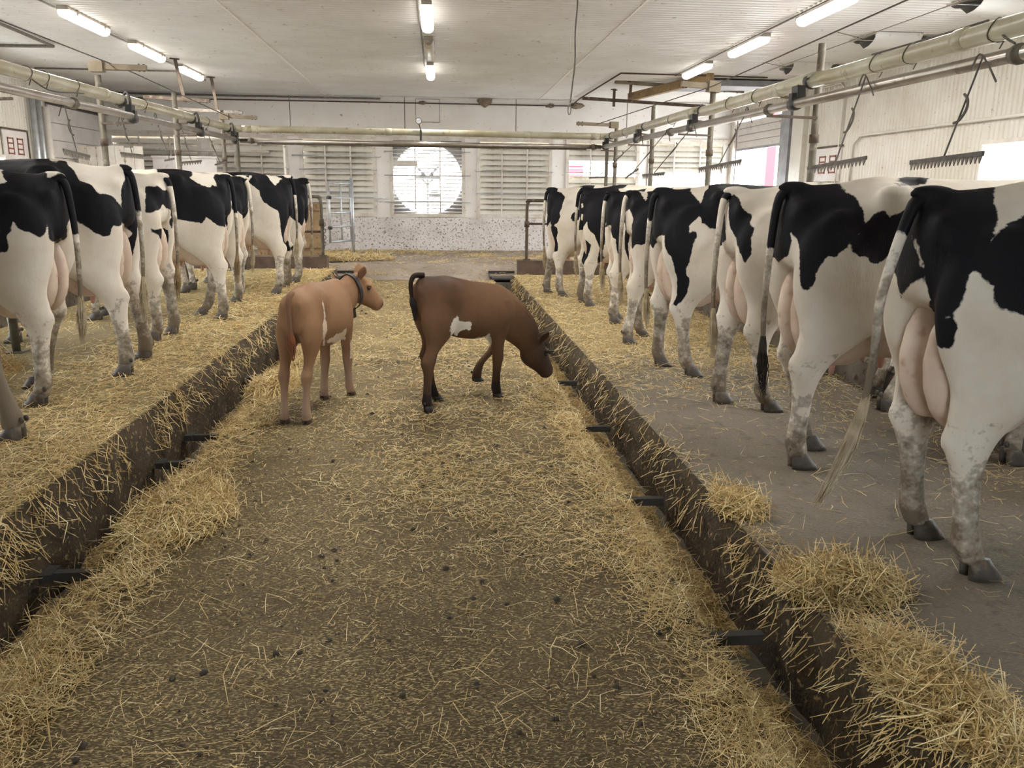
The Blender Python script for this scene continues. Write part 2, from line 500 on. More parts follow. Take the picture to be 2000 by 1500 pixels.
# unseen end wall behind the camera; opening added to let in fill light
struct(MB().box((XL, YF-0.15, 0), (-1.2, YF, ZC)).box((1.0, YF-0.15, 0), (XR, YF, ZC)).box((-1.2, YF-0.15, 2.3), (1.0, YF, ZC)).build('wall_front', MT['wallpanel']))
# back wall
OP = [(-6.88, -5.00), (-4.85, -3.20), (-2.95, -1.33), (-1.03, 0.60), (0.86, 2.52), (2.83, 4.48), (4.68, 6.45)]
OZ0, OZ1 = 0.97, 2.66
m = MB()
m.box((XL-0.15, YB, OZ1), (XR+0.15, YB+0.14, ZC)).box((XL-0.15, YB, 0), (XR+0.15, YB+0.14, OZ0))
xs = [XL-0.15]+[q for p in OP for q in p]+[XR+0.15]
for i in range(0, len(xs), 2): m.box((xs[i], YB, OZ0), (xs[i+1], YB+0.14, OZ1))
wb = struct(m.build('wall_back', MT['wallpanel']), 'white end wall with louvred shutters and a round fan')
seams = [XL, -5.5, -3.11, -0.69, 1.71, 4.16, XR]
for a, b in zip(seams[:-1], seams[1:]):
    MB().box((a+0.008, YB-0.022, 2.70), (b-0.008, YB-0.002, ZC-0.02)).build('panel', MT['wallpanel'], wb)
MB().box((XL, YB-0.008, 2.70), (XR, YB-0.0005, ZC-0.02)).build('panel_backing', MT['darkgap'], wb)
MB().box((XL, YB-0.05, 2.655), (XR, YB-0.001, 2.71)).build('ledge', MT['frame'], wb)
struct(MB().box((XL, YB-0.07, 0.0), (XR, YB, 0.66)).box((XL, YB-0.03, 0.66), (XR, YB, 0.96)).build('baseboard_back', MT['splash']), 'manure-splashed white concrete base of the end wall')
m = MB()
for a, b in (((-0.46, 2.97), (0.06, 2.985)), ((-0.46, 3.435), (0.06, 3.45)), ((-0.46, 2.97), (-0.445, 3.45)), ((0.045, 2.97), (0.06, 3.45))):
    m.box((a[0], YB-0.026, a[1]), (b[0], YB-0.019, b[1]))
hatch = MB().box((-0.45, YB-0.032, 2.98), (0.05, YB-0.0225, 3.44)).build('wall_hatch', MT['wallpanel'])
tag(hatch, 'square flush hatch cover in the wall above the round fan', 'hatch'); m.build('edge_gap', MT['darkgap'], hatch)

# yard outside
struct(MB().box((-70, -70, -0.75), (70, 90, -0.65)).build('ground_outside', MT['snow']))

# ------------------------------------------------------------------ louvred shutters
def shutter(label, x0, x1, open_rows=(), bars=True):
    t = empty('louvre_shutter', ((x0+x1)/2, YB, OZ0)); tag(t, label, 'shutter', 'louvred shutters along the end wall')
    w = 0.07
    for nm, a, b in (('frame_board', (x0, OZ0), (x0+w, OZ1)), ('frame_board', (x1-w, OZ0), (x1, OZ1)), ('frame_board', (x0+w, OZ1-w), (x1-w, OZ1)), ('frame_board', (x0+w, OZ0), (x1-w, OZ0+w))):
        MB().box((a[0], YB-0.03, a[1]), (b[0], YB+0.05, b[1])).build(nm, MT['frame'], t)
    n = 13; p = (OZ1-OZ0-2*w)/n
    proto = {}
    for i in range(n):
        z = OZ0+w+(i+0.5)*p
        op = i in open_rows
        ang = math.radians(82 if op else random.choice((30, 33, 36, 40)))
        if (op, round(ang, 3)) not in proto:
            mm = MB(); hh = p*(0.62 if op else 0.70)
            # slightly curved blade: three facets
            for (s0, s1, bow) in ((-1, -0.33, 0.0), (-0.33, 0.33, 0.006), (0.33, 1, 0.0)):
                c = (s0+s1)/2*hh; l = (s1-s0)/2*hh*1.03
                mm.obox((0, -math.sin(ang)*(-c)-bow, math.cos(ang)*c), ((x1-x0)/2-w+0.005, 0, 0), (0, 0.004*math.cos(ang), -0.004*math.sin(ang)*-1), (0, l*math.sin(ang), l*math.cos(ang)))
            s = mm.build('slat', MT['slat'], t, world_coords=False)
            proto[(op, round(ang, 3))] = s.data
        else:
            s = bpy.data.objects.new('slat', proto[(op, round(ang, 3))]); COL.objects.link(s); s.parent = t
        s.location = (0, 0.045, z-OZ0)
    for fx in (1/3, 2/3):
        x = x0+(x1-x0)*fx
        MB().box((x-0.014, YB-0.045, OZ0+0.02), (x+0.014, YB-0.02, OZ1-0.02)).build('mullion', MT['frame'], t)
    if bars:
        for z in (OZ0+0.42*(OZ1-OZ0)+0.28, OZ0+0.18*(OZ1-OZ0)+0.22):
            MB().tube([(x0-0.02, YB-0.06, z), (x1+0.02, YB-0.06, z)], 0.011, 6).build('cross_bar', MT['galv'], t)
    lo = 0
    for i in list(sorted(open_rows))+[n]:          # added dark sheet blocks daylight behind every run of closed slats
        if i > lo: MB().box((x0+w, YB+0.10, OZ0+w+lo*p), (x1-w, YB+0.12, OZ0+w+i*p)).build('light_block_sheet', MT['darkgap'], t)
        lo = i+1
    return t
shutter('cream louvred shutter at the far left end of the wall', *OP[0])
shutter('cream louvred shutter, second from the left wall, behind the white rail', *OP[1])
shutter('cream louvred shutter behind the galvanised gate, left of the round fan', *OP[2])
shutter('cream closed louvred shutter just right of the round fan', *OP[4])
shutter('cream louvred shutter with open slats showing red and white daylight', *OP[5], open_rows=(7, 8, 9))
shutter('cream louvred shutter next to the right corner, lowest slats open to daylight', *OP[6], open_rows=(0, 1, 2, 3, 4, 5, 6, 7))

# ------------------------------------------------------------------ round fan
def fan():
    x0, x1 = OP[3]; cx, cz, r = -0.225, 1.78, 0.765
    t = empty('exhaust_fan', (cx, YB, OZ0)); tag(t, 'big round exhaust fan glowing with daylight in the end wall', 'fan')
    w = 0.07
    for a, b in (((x0, OZ0), (x0+w, OZ1)), ((x1-w, OZ0), (x1, OZ1)), ((x0+w, OZ1-w), (x1-w, OZ1)), ((x0+w, OZ0), (x1-w, OZ0+w))):
        MB().box((a[0], YB-0.04, a[1]), (b[0], YB+0.05, b[1])).build('frame_board', MT['frame'], t)
    # plate with the round opening
    n = 64; v = []; f = []
    for i in range(n):
        a = 2*math.pi*i/n; ca, sa = math.cos(a), math.sin(a)
        s = 1/max(abs(ca)/((x1-x0)/2), abs(sa)/((OZ1-OZ0)/2))
        v += [(cx+r*ca, YB+0.13, cz+r*sa), (cx+ca*s+(x0+x1)/2-cx, YB+0.13, (OZ0+OZ1)/2+sa*s)]
    for i in range(n):
        j = (i+1) % n; f.append((2*i, 2*j, 2*j+1, 2*i+1))
    mesh_obj('orifice_plate', v, f, MT['grey'], t)
    v = []; f = []
    for i in range(n):
        a = 2*math.pi*i/n; ca, sa = math.cos(a), math.sin(a)
        v += [(cx+r*ca, YB+0.12, cz+r*sa), (cx+r*ca, YB+0.45, cz+r*sa)]
    for i in range(n):
        j = (i+1) % n; f.append((2*i, 2*j, 2*j+1, 2*i+1))
    mesh_obj('ring_housing', v, f, MT['grey'], t, True)
    ns = 20; p = (OZ1-OZ0-2*w)/ns; data = None
    for i in range(ns):
        z = OZ0+w+(i+0.5)*p
        if data is None:
            s = MB().obox((0, 0, 0), ((x1-x0)/2-w, 0, 0), (0, 0.032, 0.006), (0, 0, 0.0085)).build('slat', MT['frame'], t, world_coords=False); data = s.data
        else:
            s = bpy.data.objects.new('slat', data); COL.objects.link(s); s.parent = t
        s.location = ((x0+x1)/2-cx, 0.02, z-OZ0)
    # two slats that hang shut, as seen upper left
    MB().box((x0+w, YB+0.0, 2.05), (x0+w+0.52, YB+0.012, 2.17)).build('closed_slat', MT['frame'], t)
    for fx in (1/3, 2/3):
        x = x0+(x1-x0)*fx
        MB().box((x-0.014, YB-0.055, OZ0+0.02), (x+0.014, YB-0.035, OZ1-0.02)).build('mullion', MT['frame'], t)
    for z in (2.36, 1.86, 1.29):
        MB().tube([(x0-0.12, YB-0.07, z), (x1+0.12, YB-0.07, z)], 0.011, 6).build('cross_bar', MT['galv'], t)
    yb = YB+0.30
    MB().box((cx-0.29, yb-0.05, 1.79), (cx+0.29, yb+0.05, 1.87)).build('motor_beam', MT['grey'], t)
    MB().tube([(cx, yb, cz-r), (cx, yb, 1.79)], 0.018, 8).build('strut', MT['grey'], t)
    for s in (-1, 1):
        MB().tube(smooth_path([(cx, yb, 1.60), (cx+s*0.04, yb, 1.71), (cx+s*0.14, yb, 1.79)]), 0.016, 8).build('brace', MT['grey'], t)
        MB().tube([(cx+s*0.05, yb, 1.87), (cx+s*0.25, yb, 2.06)], 0.028, 8).build('bracket_arm', MT['grey'], t)
        MB().tube([(cx+s*0.10, yb, 1.87), (cx+s*0.12, yb, 1.94)], 0.035, 8).build('bracket_foot', MT['grey'], t)
    mm = MB(); mm.tube([(cx+0.06, yb-0.1, 1.43), (cx+0.10, yb, 1.46), (cx+0.22, yb, 1.46), (cx+0.25, yb-0.06, 1.43)], [0.04, 0.075, 0.075, 0.04], 12)
    mm.build('motor', MT['grey'], t, True)
    MB().tube(smooth_path([(cx+0.25, yb, 1.40), (cx+0.40, yb, 1.42), (cx+0.55, yb, 1.36), (cx+0.62, yb, 1.27)]), 0.009, 6).build('power_lead', MT['cable'], t)
fan()

# ------------------------------------------------------------------ overhead door and right-hand jamb
d = struct(MB().box((XR+0.05, 15.72, 2.48), (XR+0.07, 18.38, 3.06)).box((XR+0.02, 15.72, 2.46), (XR+0.07, 18.38, 2.50)).build('door_1', MT['grey']), 'white overhead door raised above the bright doorway')
for i in range(4):
    z = 2.50+i*0.14
    MB().box((XR+0.02, 15.72, z+0.004), (XR+0.049, 18.38, z+0.134)).build('door_panel', MT['doorwhite'], d)
struct(MB().box((XR-0.12, 15.30, 0.08), (XR+0.0, 15.70, ZC-0.3)).build('trim_13', MT['grey']))
struct(MB().box((XR-0.10, 14.75, 0.08), (XR-0.0, 15.22, ZC-0.3)).build('trim_14', MT['corr']))
struct(MB().box((XR-0.07, 18.40, 0.08), (XR+0.0, 18.60, ZC)).build('trim_15', MT['frame']))
rp = MB().box((XR+0.55, 17.95, -0.65), (XR+0.75, 18.15, 4.2)).box((XR+0.5, 17.9, -0.65), (XR+0.8, 18.2, -0.3)).build('yard_post', MT['red'])
tag(rp, 'red painted post standing outside the bright doorway', 'post')
t = empty('outbuilding', (6.2, 38, -0.65)); tag(t, 'red outbuilding glimpsed through the open shutter slats', 'building')
MB().box((5.4, 38, -0.65), (6.6, 42, 2.75)).build('wall', MT['red'], t)
MB().add([(5.3, 37.8, 2.75), (6.7, 37.8, 2.75), (6.0, 37.8, 3.2), (5.3, 42.2, 2.75), (6.7, 42.2, 2.75), (6.0, 42.2, 3.2)], [(0,1,2),(5,4,3),(0,3,4,1),(1,4,5,2),(2,5,3,0)]).build('roof', MT['galv'], t)
# left wall furniture: white sliding door, conduits, rails
d2 = struct(MB().box((XL+0.02, 15.95, 0.2), (XL+0.03, 18.55, 3.0)).build('door_2', MT['darkgap']), 'white panelled sliding door in the left wall')
for i in range(9):
    z = 0.22+i*0.305
    MB().box((XL+0.03, 15.97, z), (XL+0.06, 18.53, z+0.295)).build('door_panel', MT['doorwhite'], d2)
MB().box((XL+0.03, 15.9, 3.0), (XL+0.14, 18.58, 3.1)).build('track', MT['rust'], d2)
for i, (y, r) in enumerate(((15.30, 0.05), (15.52, 0.045), (15.78, 0.06))):
    o = MB().tube([(XL+0.10, y, 0.12), (XL+0.10, y, 3.1 if i != 2 else 2.9)], r, 10).build('drain_pipe', MT['galv' if i < 2 else 'frame'], None, True)
    tag(o, ('slim galvanised vertical pipe on the left wall, nearest the notice board', 'slim galvanised vertical pipe on the left wall, middle of three', 'pale vertical pipe on the left wall beside the sliding door')[i], 'pipe', 'vertical pipes on the left wall')

# notice boards with two printed panels
def board(x, nrm, y0, y1, z0, z1, label):
    t = empty('notice_board', (x, (y0+y1)/2, z0)); tag(t, label, 'board')
    xs_ = sorted((x, x+nrm*0.02)); MB().box((xs_[0], y0, z0), (xs_[1], y1, z1)).build('panel', MT['doorwhite'], t)
    xt = sorted((x, x+nrm*0.035))
    MB().box((xt[0], y0-.03, z1), (xt[1], y1+.03, z1+0.03)).build('rail', MT['rust'], t)
    MB().box((xt[0], y1, z0), (xt[1], y1+.03, z1)).build('rail', MT['rust'], t)
    w = (y1-y0)
    for fy in (0.28, 0.68):
        yc = y0+w*fy; a = w*0.13; zc = z0+(z1-z0)*0.5; b = (z1-z0)*0.27
        xq = sorted((x+nrm*0.02, x+nrm*0.024)); m = MB()
        th = a*0.28
        m.box((xq[0], yc-a, zc-b), (xq[1], yc-a+th, zc+b)).box((xq[0], yc+a-th, zc-b), (xq[1], yc+a, zc+b))
        for q in (-1, -0.35, 0.35, 1):
            m.box((xq[0], yc-a*0.99, zc+q*(b-th*0.5)-th*0.4), (xq[1], yc+a*0.99, zc+q*(b-th*0.5)+th*0.4))
        m.build('printed_panel', MT['printred'], t)
board(XR-0.02, -1, 13.35, 14.3, 1.75, 2.30, 'white board with two brown printed panels on the right wall')
board(XL+0.02, 1, 14.3, 15.1, 1.92, 2.42, 'white board with two brown printed panels on the left wall')
# wooden boards leaning in front of the far left shutters
t = empty('plank_screen', (-6.2, 16.6, 0.2)); tag(t, 'low screen of pale upright boards in the far left corner', 'screen')
for i in range(7):
    x = -6.72+i*0.17
    MB().box((x, 16.6+random.uniform(-.01,.01), 0.2), (x+0.16, 16.63, 2.28+random.uniform(-.02,.02))).build('plank', MT['frame'], t)
MB().box((-6.72, 16.64, 1.2), (-5.53, 16.68, 1.3)).build('batten', MT['frame'], t)
sh = MB().box((-5.5, 17.0, 0.2), (-4.3, 17.05, 2.12)).box((-5.52, 16.98, 2.10), (-4.28, 17.07, 2.14)).build('white_sheet_panel', MT['doorwhite'])
tag(sh, 'white stained sheet panel standing beside the pale boards', 'panel')

# ------------------------------------------------------------------ lamps
def lamp(x, y, lit, label, L=1.22):
    t = empty('strip_light', (x, y, ZC-0.015)); tag(t, label, 'lamp', 'ceiling strip lights')
    MB().box((x-0.055, y-L/2-0.02, ZC-0.055), (x+0.055, y+L/2+0.02, ZC-0.014)).build('housing', MT['lamphousing'], t)
    v = []; f = []; prof = [(-0.07, 0.0), (-0.072, -0.03), (-0.058, -0.062), (-0.025, -0.08), (0.025, -0.08), (0.058, -0.062), (0.072, -0.03), (0.07, 0.0)]
    st = [(-L/2, 0.72), (-L/2+0.04, 1.0), (L/2-0.04, 1.0), (L/2, 0.72)]
    for yy, s in st:
        for (a, b) in prof: v.append((x+a*s, y+yy, ZC-0.05+b*s))
    n = len(prof)
    for i in range(len(st)-1):
        for k in range(n-1):
            a = i*n+k; f.append((a, a+1, a+n+1, a+n))
    f.append(tuple(range(n))); f.append(tuple(range(3*n, 4*n))[::-1])
    mesh_obj('diffuser', v, f, MT['lamp'] if lit else MT['lampoff'], t, True)
    if lit:
        ld = bpy.data.lights.new('tube_light', 'AREA'); ld.shape = 'RECTANGLE'; ld.size = 0.13; ld.size_y = L*0.95
        ld.energy = LAMP_W; ld.color = (1.0, 0.95, 0.87)
        lo_ = bpy.data.objects.new('tube_light', ld); COL.objects.link(lo_); lo_.parent = t; lo_.location = (0, 0, -0.125)
    for s in (-1, 1):
        for q in (-1, 1):
            MB().box((x+q*0.062-0.008, y+s*0.4-0.02, ZC-0.075), (x+q*0.062+0.016*q if q > 0 else x+q*0.062+0.008, y+s*0.4+0.02, ZC-0.03)).build('clip', MT['lamphousing'], t)
    return t
for i, y in enumerate((10.86, 13.02, 15.12)):
    lamp(-4.15, y, True, 'lit strip light in the left ceiling row, %s' % ('nearest of the three', 'middle of the three', 'farthest of the three')[i])
for i, y in enumerate((9.04, 11.29, 13.5)):
    lamp(4.12, y, True, 'lit strip light in the right ceiling row, %s' % ('nearest, cut by the top edge', 'middle of the three', 'farthest, by the grey vent')[i])
lamp(-0.10, 10.06, True, 'lit strip light in the middle row, the nearer one')
lamp(-0.10, 12.15, False, 'unlit dusty strip light between the two lit middle ones')
lamp(-0.10, 14.36, True, 'lit strip light in the middle row, the farther one')
for x, ys in ((-4.15, (8.6, 5.2)), (4.12, (6.75, 3.6)), (-0.10, (7.8, 5.0))):
    for y in ys:
        lamp(x, y, True, 'lit strip light overhead near the camera in the %s row, %s beyond the picture top' % ({-4.15: 'left', 4.12: 'right', -0.10: 'middle'}[x], ('first', 'second', 'third', 'fourth')[ys.index(y)]))

def run(name, pts, r, mat, label, cat, n=6, k=1, group=None):
    pp = smooth_path(pts, k) if k > 1 else pts
    o = MB().tube(pp, r, n).build(name, mat, None, True)
    tag(o, label, cat, group); return o
for x, a, b, lb in ((-4.15, -3.5, 16.4, 'thin conduit linking the left row of strip lights'), (4.12, -3.0, 14.4, 'thin conduit linking the right row of strip lights'), (-0.10, -3.6, 14.0, 'thin conduit linking the middle row of strip lights')):
    run('lamp_conduit', [(x-0.09, a, ZC-0.03), (x-0.09, b, ZC-0.03)], 0.011, MT['wire'], lb, 'conduit')

# ------------------------------------------------------------------ milking pipelines
PRX, PLX = 2.90, -3.30
def pz(y): return 2.345+0.0118*(y-4)*0.9
def big_pipe(label, pts, r, mat, cat, ring_every=None, nm='vacuum_pipe', joints=()):
    t = empty(nm, pts[0]); tag(t, label, cat)
    MB().tube(smooth_path(pts, 3), r, 18).build('tube', mat, t, True)
    d = None
    for (c, dirv) in joints:
        d = Vector(dirv).normalized(); c = Vector(c)
        MB().tube([c-d*0.05, c-d*0.045, c+d*0.045, c+d*0.05], [r*1.0, r*1.1, r*1.1, r*1.0], 18).build('collar', mat, t, True)
    return t
RY1, LY1 = 14.35, 14.2
jr = [((PRX, y, pz(y)), (0, 1, 0.01)) for y in (4.6, 7.1, 9.6, 12.1)]
jl = [((PLX, y, pz(y)+0.02), (0, 1, 0.01)) for y in (5.9, 8.9, 11.4, 13.4)]
vr = big_pipe('fat cream plastic pipe above the right cow row', [(PRX, -1, pz(-1)), (PRX, 3, pz(3)), (PRX, 6.2, pz(6.2)-0.005), (PRX, 6.6, pz(6.6)+0.01), (PRX, 9.1, pz(9.1)-0.01), (PRX, 9.5, pz(9.5)+0.01), (PRX, 12, pz(12)), (PRX, RY1-0.12, pz(RY1)), (PRX-0.04, RY1-0.03, pz(RY1)), (PRX-0.14, RY1, pz(RY1))], 0.056, MT['pvc'], 'pipe', joints=jr)
vl = big_pipe('fat cream plastic pipe above the left cow row', [(PLX, -1, pz(-1)+.02), (PLX, 4, pz(4)+.02), (PLX, 8, pz(8)+.015), (PLX, 11, pz(11)+.02), (PLX, LY1-0.12, pz(LY1)+.02), (PLX+0.04, LY1-0.03, pz(LY1)+.02), (PLX+0.14, LY1, pz(LY1)+.02)], 0.056, MT['pvc'], 'pipe', joints=jl)
cz_ = pz(LY1)+0.02
vc = big_pipe('fat cream plastic pipe crossing the alley before the end wall', [(PLX+0.15, LY1, cz_), (-1, LY1+0.05, cz_-0.005), (1, RY1-0.02, cz_-0.01), (PRX-0.15, RY1, pz(RY1))], 0.054, MT['pvc'], 'pipe', joints=[((PLX+0.25, LY1, cz_), (1, 0.01, 0)), ((-0.8, LY1+0.05, cz_-.005), (1, 0, 0)), ((1.5, RY1-.01, cz_-.01), (1, 0, 0)), ((PRX-0.25, RY1, pz(RY1)), (1, 0, 0))])
SRX, SLX = 2.78, -3.19
def sz(y): return 2.175+0.0095*(y-4)
def steel_pipe(label, a, b, joints):
    t = empty('milk_pipe', a); tag(t, label, 'pipe')
    MB().tube([a, b], 0.036, 16).build('tube', MT['steel'], t, True)
    d = (Vector(b)-Vector(a)).normalized()
    for c in joints:
        c = Vector(c)
        MB().tube([c-d*0.045, c-d*0.04, c-d*0.012, c-d*0.01, c+d*0.01, c+d*0.012, c+d*0.04, c+d*0.045], [0.037, 0.042, 0.042, 0.050, 0.050, 0.042, 0.042, 0.037], 16).build('union', MT['post'], t, True)
    return t
s1 = steel_pipe('shiny steel milk pipe above the right cow row', (SRX, -1, sz(-1)), (SRX, RY1-0.2, sz(RY1)), [(SRX, y, sz(y)) for y in (3.95, 7.0, 10.0)])
s2 = steel_pipe('shiny steel milk pipe above the left cow row', (SLX, -1, sz(-1)+.02), (SLX, LY1-0.15, sz(LY1)+.02), [(SLX, y, sz(y)+.02) for y in (5.4, 7.9, 10.9)])
s3 = steel_pipe('steel milk pipe crossing the alley before the end wall', (SLX+0.03, LY1-0.12, sz(LY1)+.01), (SRX-0.03, RY1-0.17, sz(RY1)), [(SLX+0.2, LY1-0.12, sz(LY1)+.01), (SRX-0.15, RY1-0.17, sz(RY1))])
s4 = run('rinse_line', [(-2.9, 14.09, sz(14)-0.032), (2.5, 14.17, sz(14)-0.040)], 0.012, MT['rust'], 'thin rusty line under the steel pipe crossing the alley', 'pipe')

# posts carrying the pipes
def post(x, y, z0, z1, label, r=0.032, side=1, bracket=True, cap=False):
    t = empty('stall_post', (x, y, z0)); tag(t, label, 'post', 'steel posts carrying the pipes')
    MB().tube([(x, y, z0), (x, y, z1)], r, 10).build('shaft', MT['post'], t, True)
    MB().box((x-0.07, y-0.07, z0), (x+0.07, y+0.07, z0+0.012)).build('foot_plate', MT['post'], t)
    if bracket:
        MB().beam((x, y-0.02, sz(y)-0.05), (SRX if side > 0 else SLX, y-0.06, sz(y)-0.045), 0.025, 0.02).build('bracket_arm', MT['rust'], t)
        MB().beam((x, y-0.02, pz(y)-0.085), (PRX if side > 0 else PLX, y-0.04, pz(y)-0.06), 0.025, 0.02).build('bracket_arm', MT['rust'], t)
        MB().tube([(x, y, 1.95), (x, y, 2.02)], r*1.3, 10).build('clamp', MT['rust'], t, True)
    return t
PR = [(3.05, 3.5), (3.24, 7.11), (3.18, 9.74), (3.15, 12.32), (3.05, 14.4)]
for i, (x, y) in enumerate(PR):
    post(x, y, ZR if x < 3.1 else 0.325, (2.70, 2.755, 2.75, 2.755, 2.70)[i], ('steel post above the nearest right cow, top out of view', 'tall steel post beside the corrugated wall, nearest of the right row', 'steel post in front of the bright doorway', 'steel post between the two right end-wall shutters', 'last steel post of the right row by the pipe bend')[i])
PLs = [(-3.42, 6.87), (-3.53, 9.42), (-3.46, 11.76), (-3.42, 14.05)]
for i, (x, y) in enumerate(PLs):
    post(x, y, ZL, (2.70, 2.66, 2.745, 2.74)[i], ('steel post of the left row just outside the picture', 'dusty steel post with a stubby arm, nearest in the left row', 'dusty steel post in the middle of the left row', 'dusty steel post at the far end of the left row')[i], side=-1)
post(-3.25, 14.25, ZL, 2.50, 'short brown post under the left pipe bend', 0.03, -1, False)
post(2.92, 14.5, ZR, 2.38, 'short brown post under the right pipe bend', 0.03, 1, False)

# black milk inlets clipped across both pipes
def inlet(x, xs_, y, side, tall, label):
    zz, zs_ = pz(y), sz(y)
    t = empty('milk_inlet', (xs_, y, zs_)); tag(t, label, 'milk inlet', 'black milk inlets on the pipes')
    if tall:
        MB().tube(smooth_path([(x-side*0.03, y+0.02, zz+0.055), (x-side*0.055, y+0.02, zz+0.085), (x-side*0.085, y+0.0, zz+0.06), (x-side*0.105, y-0.02, zz-0.02), ((x*0.4+xs_*0.6)-side*0.03, y-0.02, (zz+zs_)/2)]), [0.014]*17, 8).build('hose', MT['black'], t, True)
    MB().obox((x*0.45+xs_*0.55-side*0.03, y, (zz+zs_)/2), (0.032, 0, 0), (0, 0.055, 0), (0, 0.01, 0.05)).build('valve_body', MT['black'], t)
    MB().tube([(xs_, y-0.05, zs_), (xs_, y+0.05, zs_)], 0.047, 14).build('clamp', MT['black'], t, True)
    MB().tube([(x, y-0.03, zz), (x, y+0.03, zz)], 0.061, 14).build('clamp', MT['black'], t, True)
    MB().obox((xs_-side*0.02, y, zs_+0.05), (0.02, 0, 0), (0, 0.03, 0), (0, 0, 0.03)).build('elbow', MT['black'], t)
for i, y in enumerate((3.3, 6.5, 9.2, 11.75, 14.0)):
    inlet(PRX, SRX, y, 1, False, ('black milk inlet on the right pipes above the nearest cow', 'black milk inlet beside the tallest right post', 'black milk inlet beside the post at the bright doorway', 'black milk inlet beside the third right post', 'black milk inlet at the right pipe bend')[i])
for i, y in enumerate((6.35, 9.35, 11.9, 13.85)):
    inlet(PLX, SLX, y, -1, True, ('black milk inlet at the left picture edge', 'curved black milk inlet, nearest on the left pipes', 'curved black milk inlet in the middle of the left pipes', 'curved black milk inlet at the left pipe bend')[i])
# wire ties round the pipes
ties = [(PRX, y) for y in (3.7, 4.3, 5.1, 5.5, 7.6, 8.3, 10.4, 13.0)]+[(PLX, y) for y in (7.3, 7.6, 8.2, 10.0, 12.6)]
for i, (x, y) in enumerate(ties):
    z = pz(y)+(0.02 if x < 0 else 0)
    o = MB().tube([(x+0.059*math.cos(a), y+0.02*math.sin(a*2), z+0.059*math.sin(a)) for a in np.linspace(0, 2*math.pi, 17)]+[(x+0.02, y+0.01, z-0.09)], 0.004, 5).build('wire_tie', MT['cable'])
    tag(o, 'dark wire tied round the cream pipe above the %s cows, %s from the camera' % ('right' if x > 0 else 'left', ('first', 'second', 'third', 'fourth', 'fifth', 'sixth', 'seventh', 'eighth')[i if i < 8 else i-8]), 'wire tie', 'wire ties on the %s pipe' % ('right' if x > 0 else 'left'))
for (pts, lb) in (([(PRX, 4.35, pz(4.3)+0.05), (2.86, 4.2, 2.30), (2.82, 4.05, 2.24)], 'black cable looping from the fat pipe to the steel pipe above the nearest cow'),
                  ([(PRX, 5.6, pz(5.6)+0.065), (PRX+.03, 5.0, pz(5)+0.07), (PRX, 4.4, pz(4.4)+0.064)], 'thin cable lying along the top of the right cream pipe'),
                  ([(PLX, 7.2, pz(7.2)+0.05), (-3.22, 7.5, 2.30), (-3.19, 8.0, 2.33), (-3.25, 8.3, pz(8)-.03)], 'drooping wire between the left pipes')):
    run('loose_cable', pts, 0.006, MT['cable'], lb, 'cable', k=5)

# ------------------------------------------------------------------ cow trainers: toothed bars on hanging wires
def trainer(a, b, top, label, teeth=True):
    a, b, top = Vector(a), Vector(b), Vector(top)
    mid = (a+b)/2
    t = empty('cow_trainer', mid); tag(t, label, 'cow trainer', 'toothed bars hanging over the cows')
    MB().beam(a, b, 0.012, 0.022).build('bar', MT['cable'], t)
    if teeth:
        d = b-a; n = max(8, int(d.length/0.042)); m = MB(); s = Vector((0.003, 0, 0))
        for i in range(n):
            c0, c1 = a+d*(i/n), a+d*((i+0.86)/n); cm = (c0+c1)/2-Vector((0, 0, 0.042))
            dz = Vector((0, 0, -0.008))
            m.add([c0+dz-s, c1+dz-s, cm-s, c0+dz+s, c1+dz+s, cm+s], [(0,1,2),(5,4,3),(0,3,4,1),(1,4,5,2),(2,5,3,0)])
        tt = m.build('teeth', MT['wire'], t)
    k1, k2 = top.lerp(mid, 0.42), top.lerp(mid, 0.62)
    MB().tube([top, k1, k2, mid], 0.005, 5).build('hanger', MT['cable'], t)
    u = Vector((0.0, -0.02, 0))
    MB().tube(smooth_path([k1+Vector((0, .02, .03)), k1+u*0.6, (k1+k2)/2+u*1.6, k2+u*0.3, k2+Vector((0, .035, -.01))]), 0.007, 5).build('knot', MT['cable'], t)
    if top.z > 2.0:
        MB().tube(smooth_path([top+Vector((0, .08, -.05)), top+Vector((0, .03, .015)), top+Vector((0, -.05, -.05)), top+Vector((0, -.12, -.13))]), 0.005, 5).build('wire_end', MT['cable'], t)
trainer((2.56, 4.4, 1.685), (2.43, 3.6, 1.695), (2.60, 3.95, 2.16), 'toothed trainer bar nearest on the right, beside the bright window')
trainer((2.55, 5.65, 1.69), (2.57, 4.9, 1.73), (2.72, 5.3, 2.25), 'toothed trainer bar below the white board on the right')
trainer((2.519, 8.0, 1.75), (2.605, 7.1, 1.795), (2.78, 7.5, 2.26), 'toothed trainer bar in front of the bright doorway')
trainer((2.262, 9.2, 1.71), (2.346, 8.6, 1.72), (2.72, 8.9, 2.23), 'short toothed trainer bar by the third right post')
trainer((2.32, 10.3, 1.70), (2.327, 9.7, 1.79), (2.74, 10.0, 2.25), 'steeply tilted dark trainer bar over the far right cows', False)
trainer((2.1, 11.6, 1.72), (2.2, 11.0, 1.72), (2.74, 11.3, 2.26), 'level trainer bar over the second-last right cow', False)
trainer((-3.065, 7.3, 1.81), (-3.177, 8.1, 1.79), (-3.19, 7.7, 2.23), 'rusty trainer bar above the white-backed left cow')
trainer((-3.22, 9.0, 1.86), (-3.266, 9.8, 1.868), (-3.33, 9.4, 2.27), 'toothed trainer bar in front of the white sheet panel on the left')
trainer((-3.162, 10.2, 1.83), (-3.176, 10.6, 1.866), (-3.30, 10.4, 2.36), 'small tilted trainer bar over the fourth left cow', False)
trainer((-3.277, 11.2, 1.84), (-3.095, 11.5, 1.876), (-3.3, 11.4, 2.32), 'bluish toothed trainer bar at the middle left post')
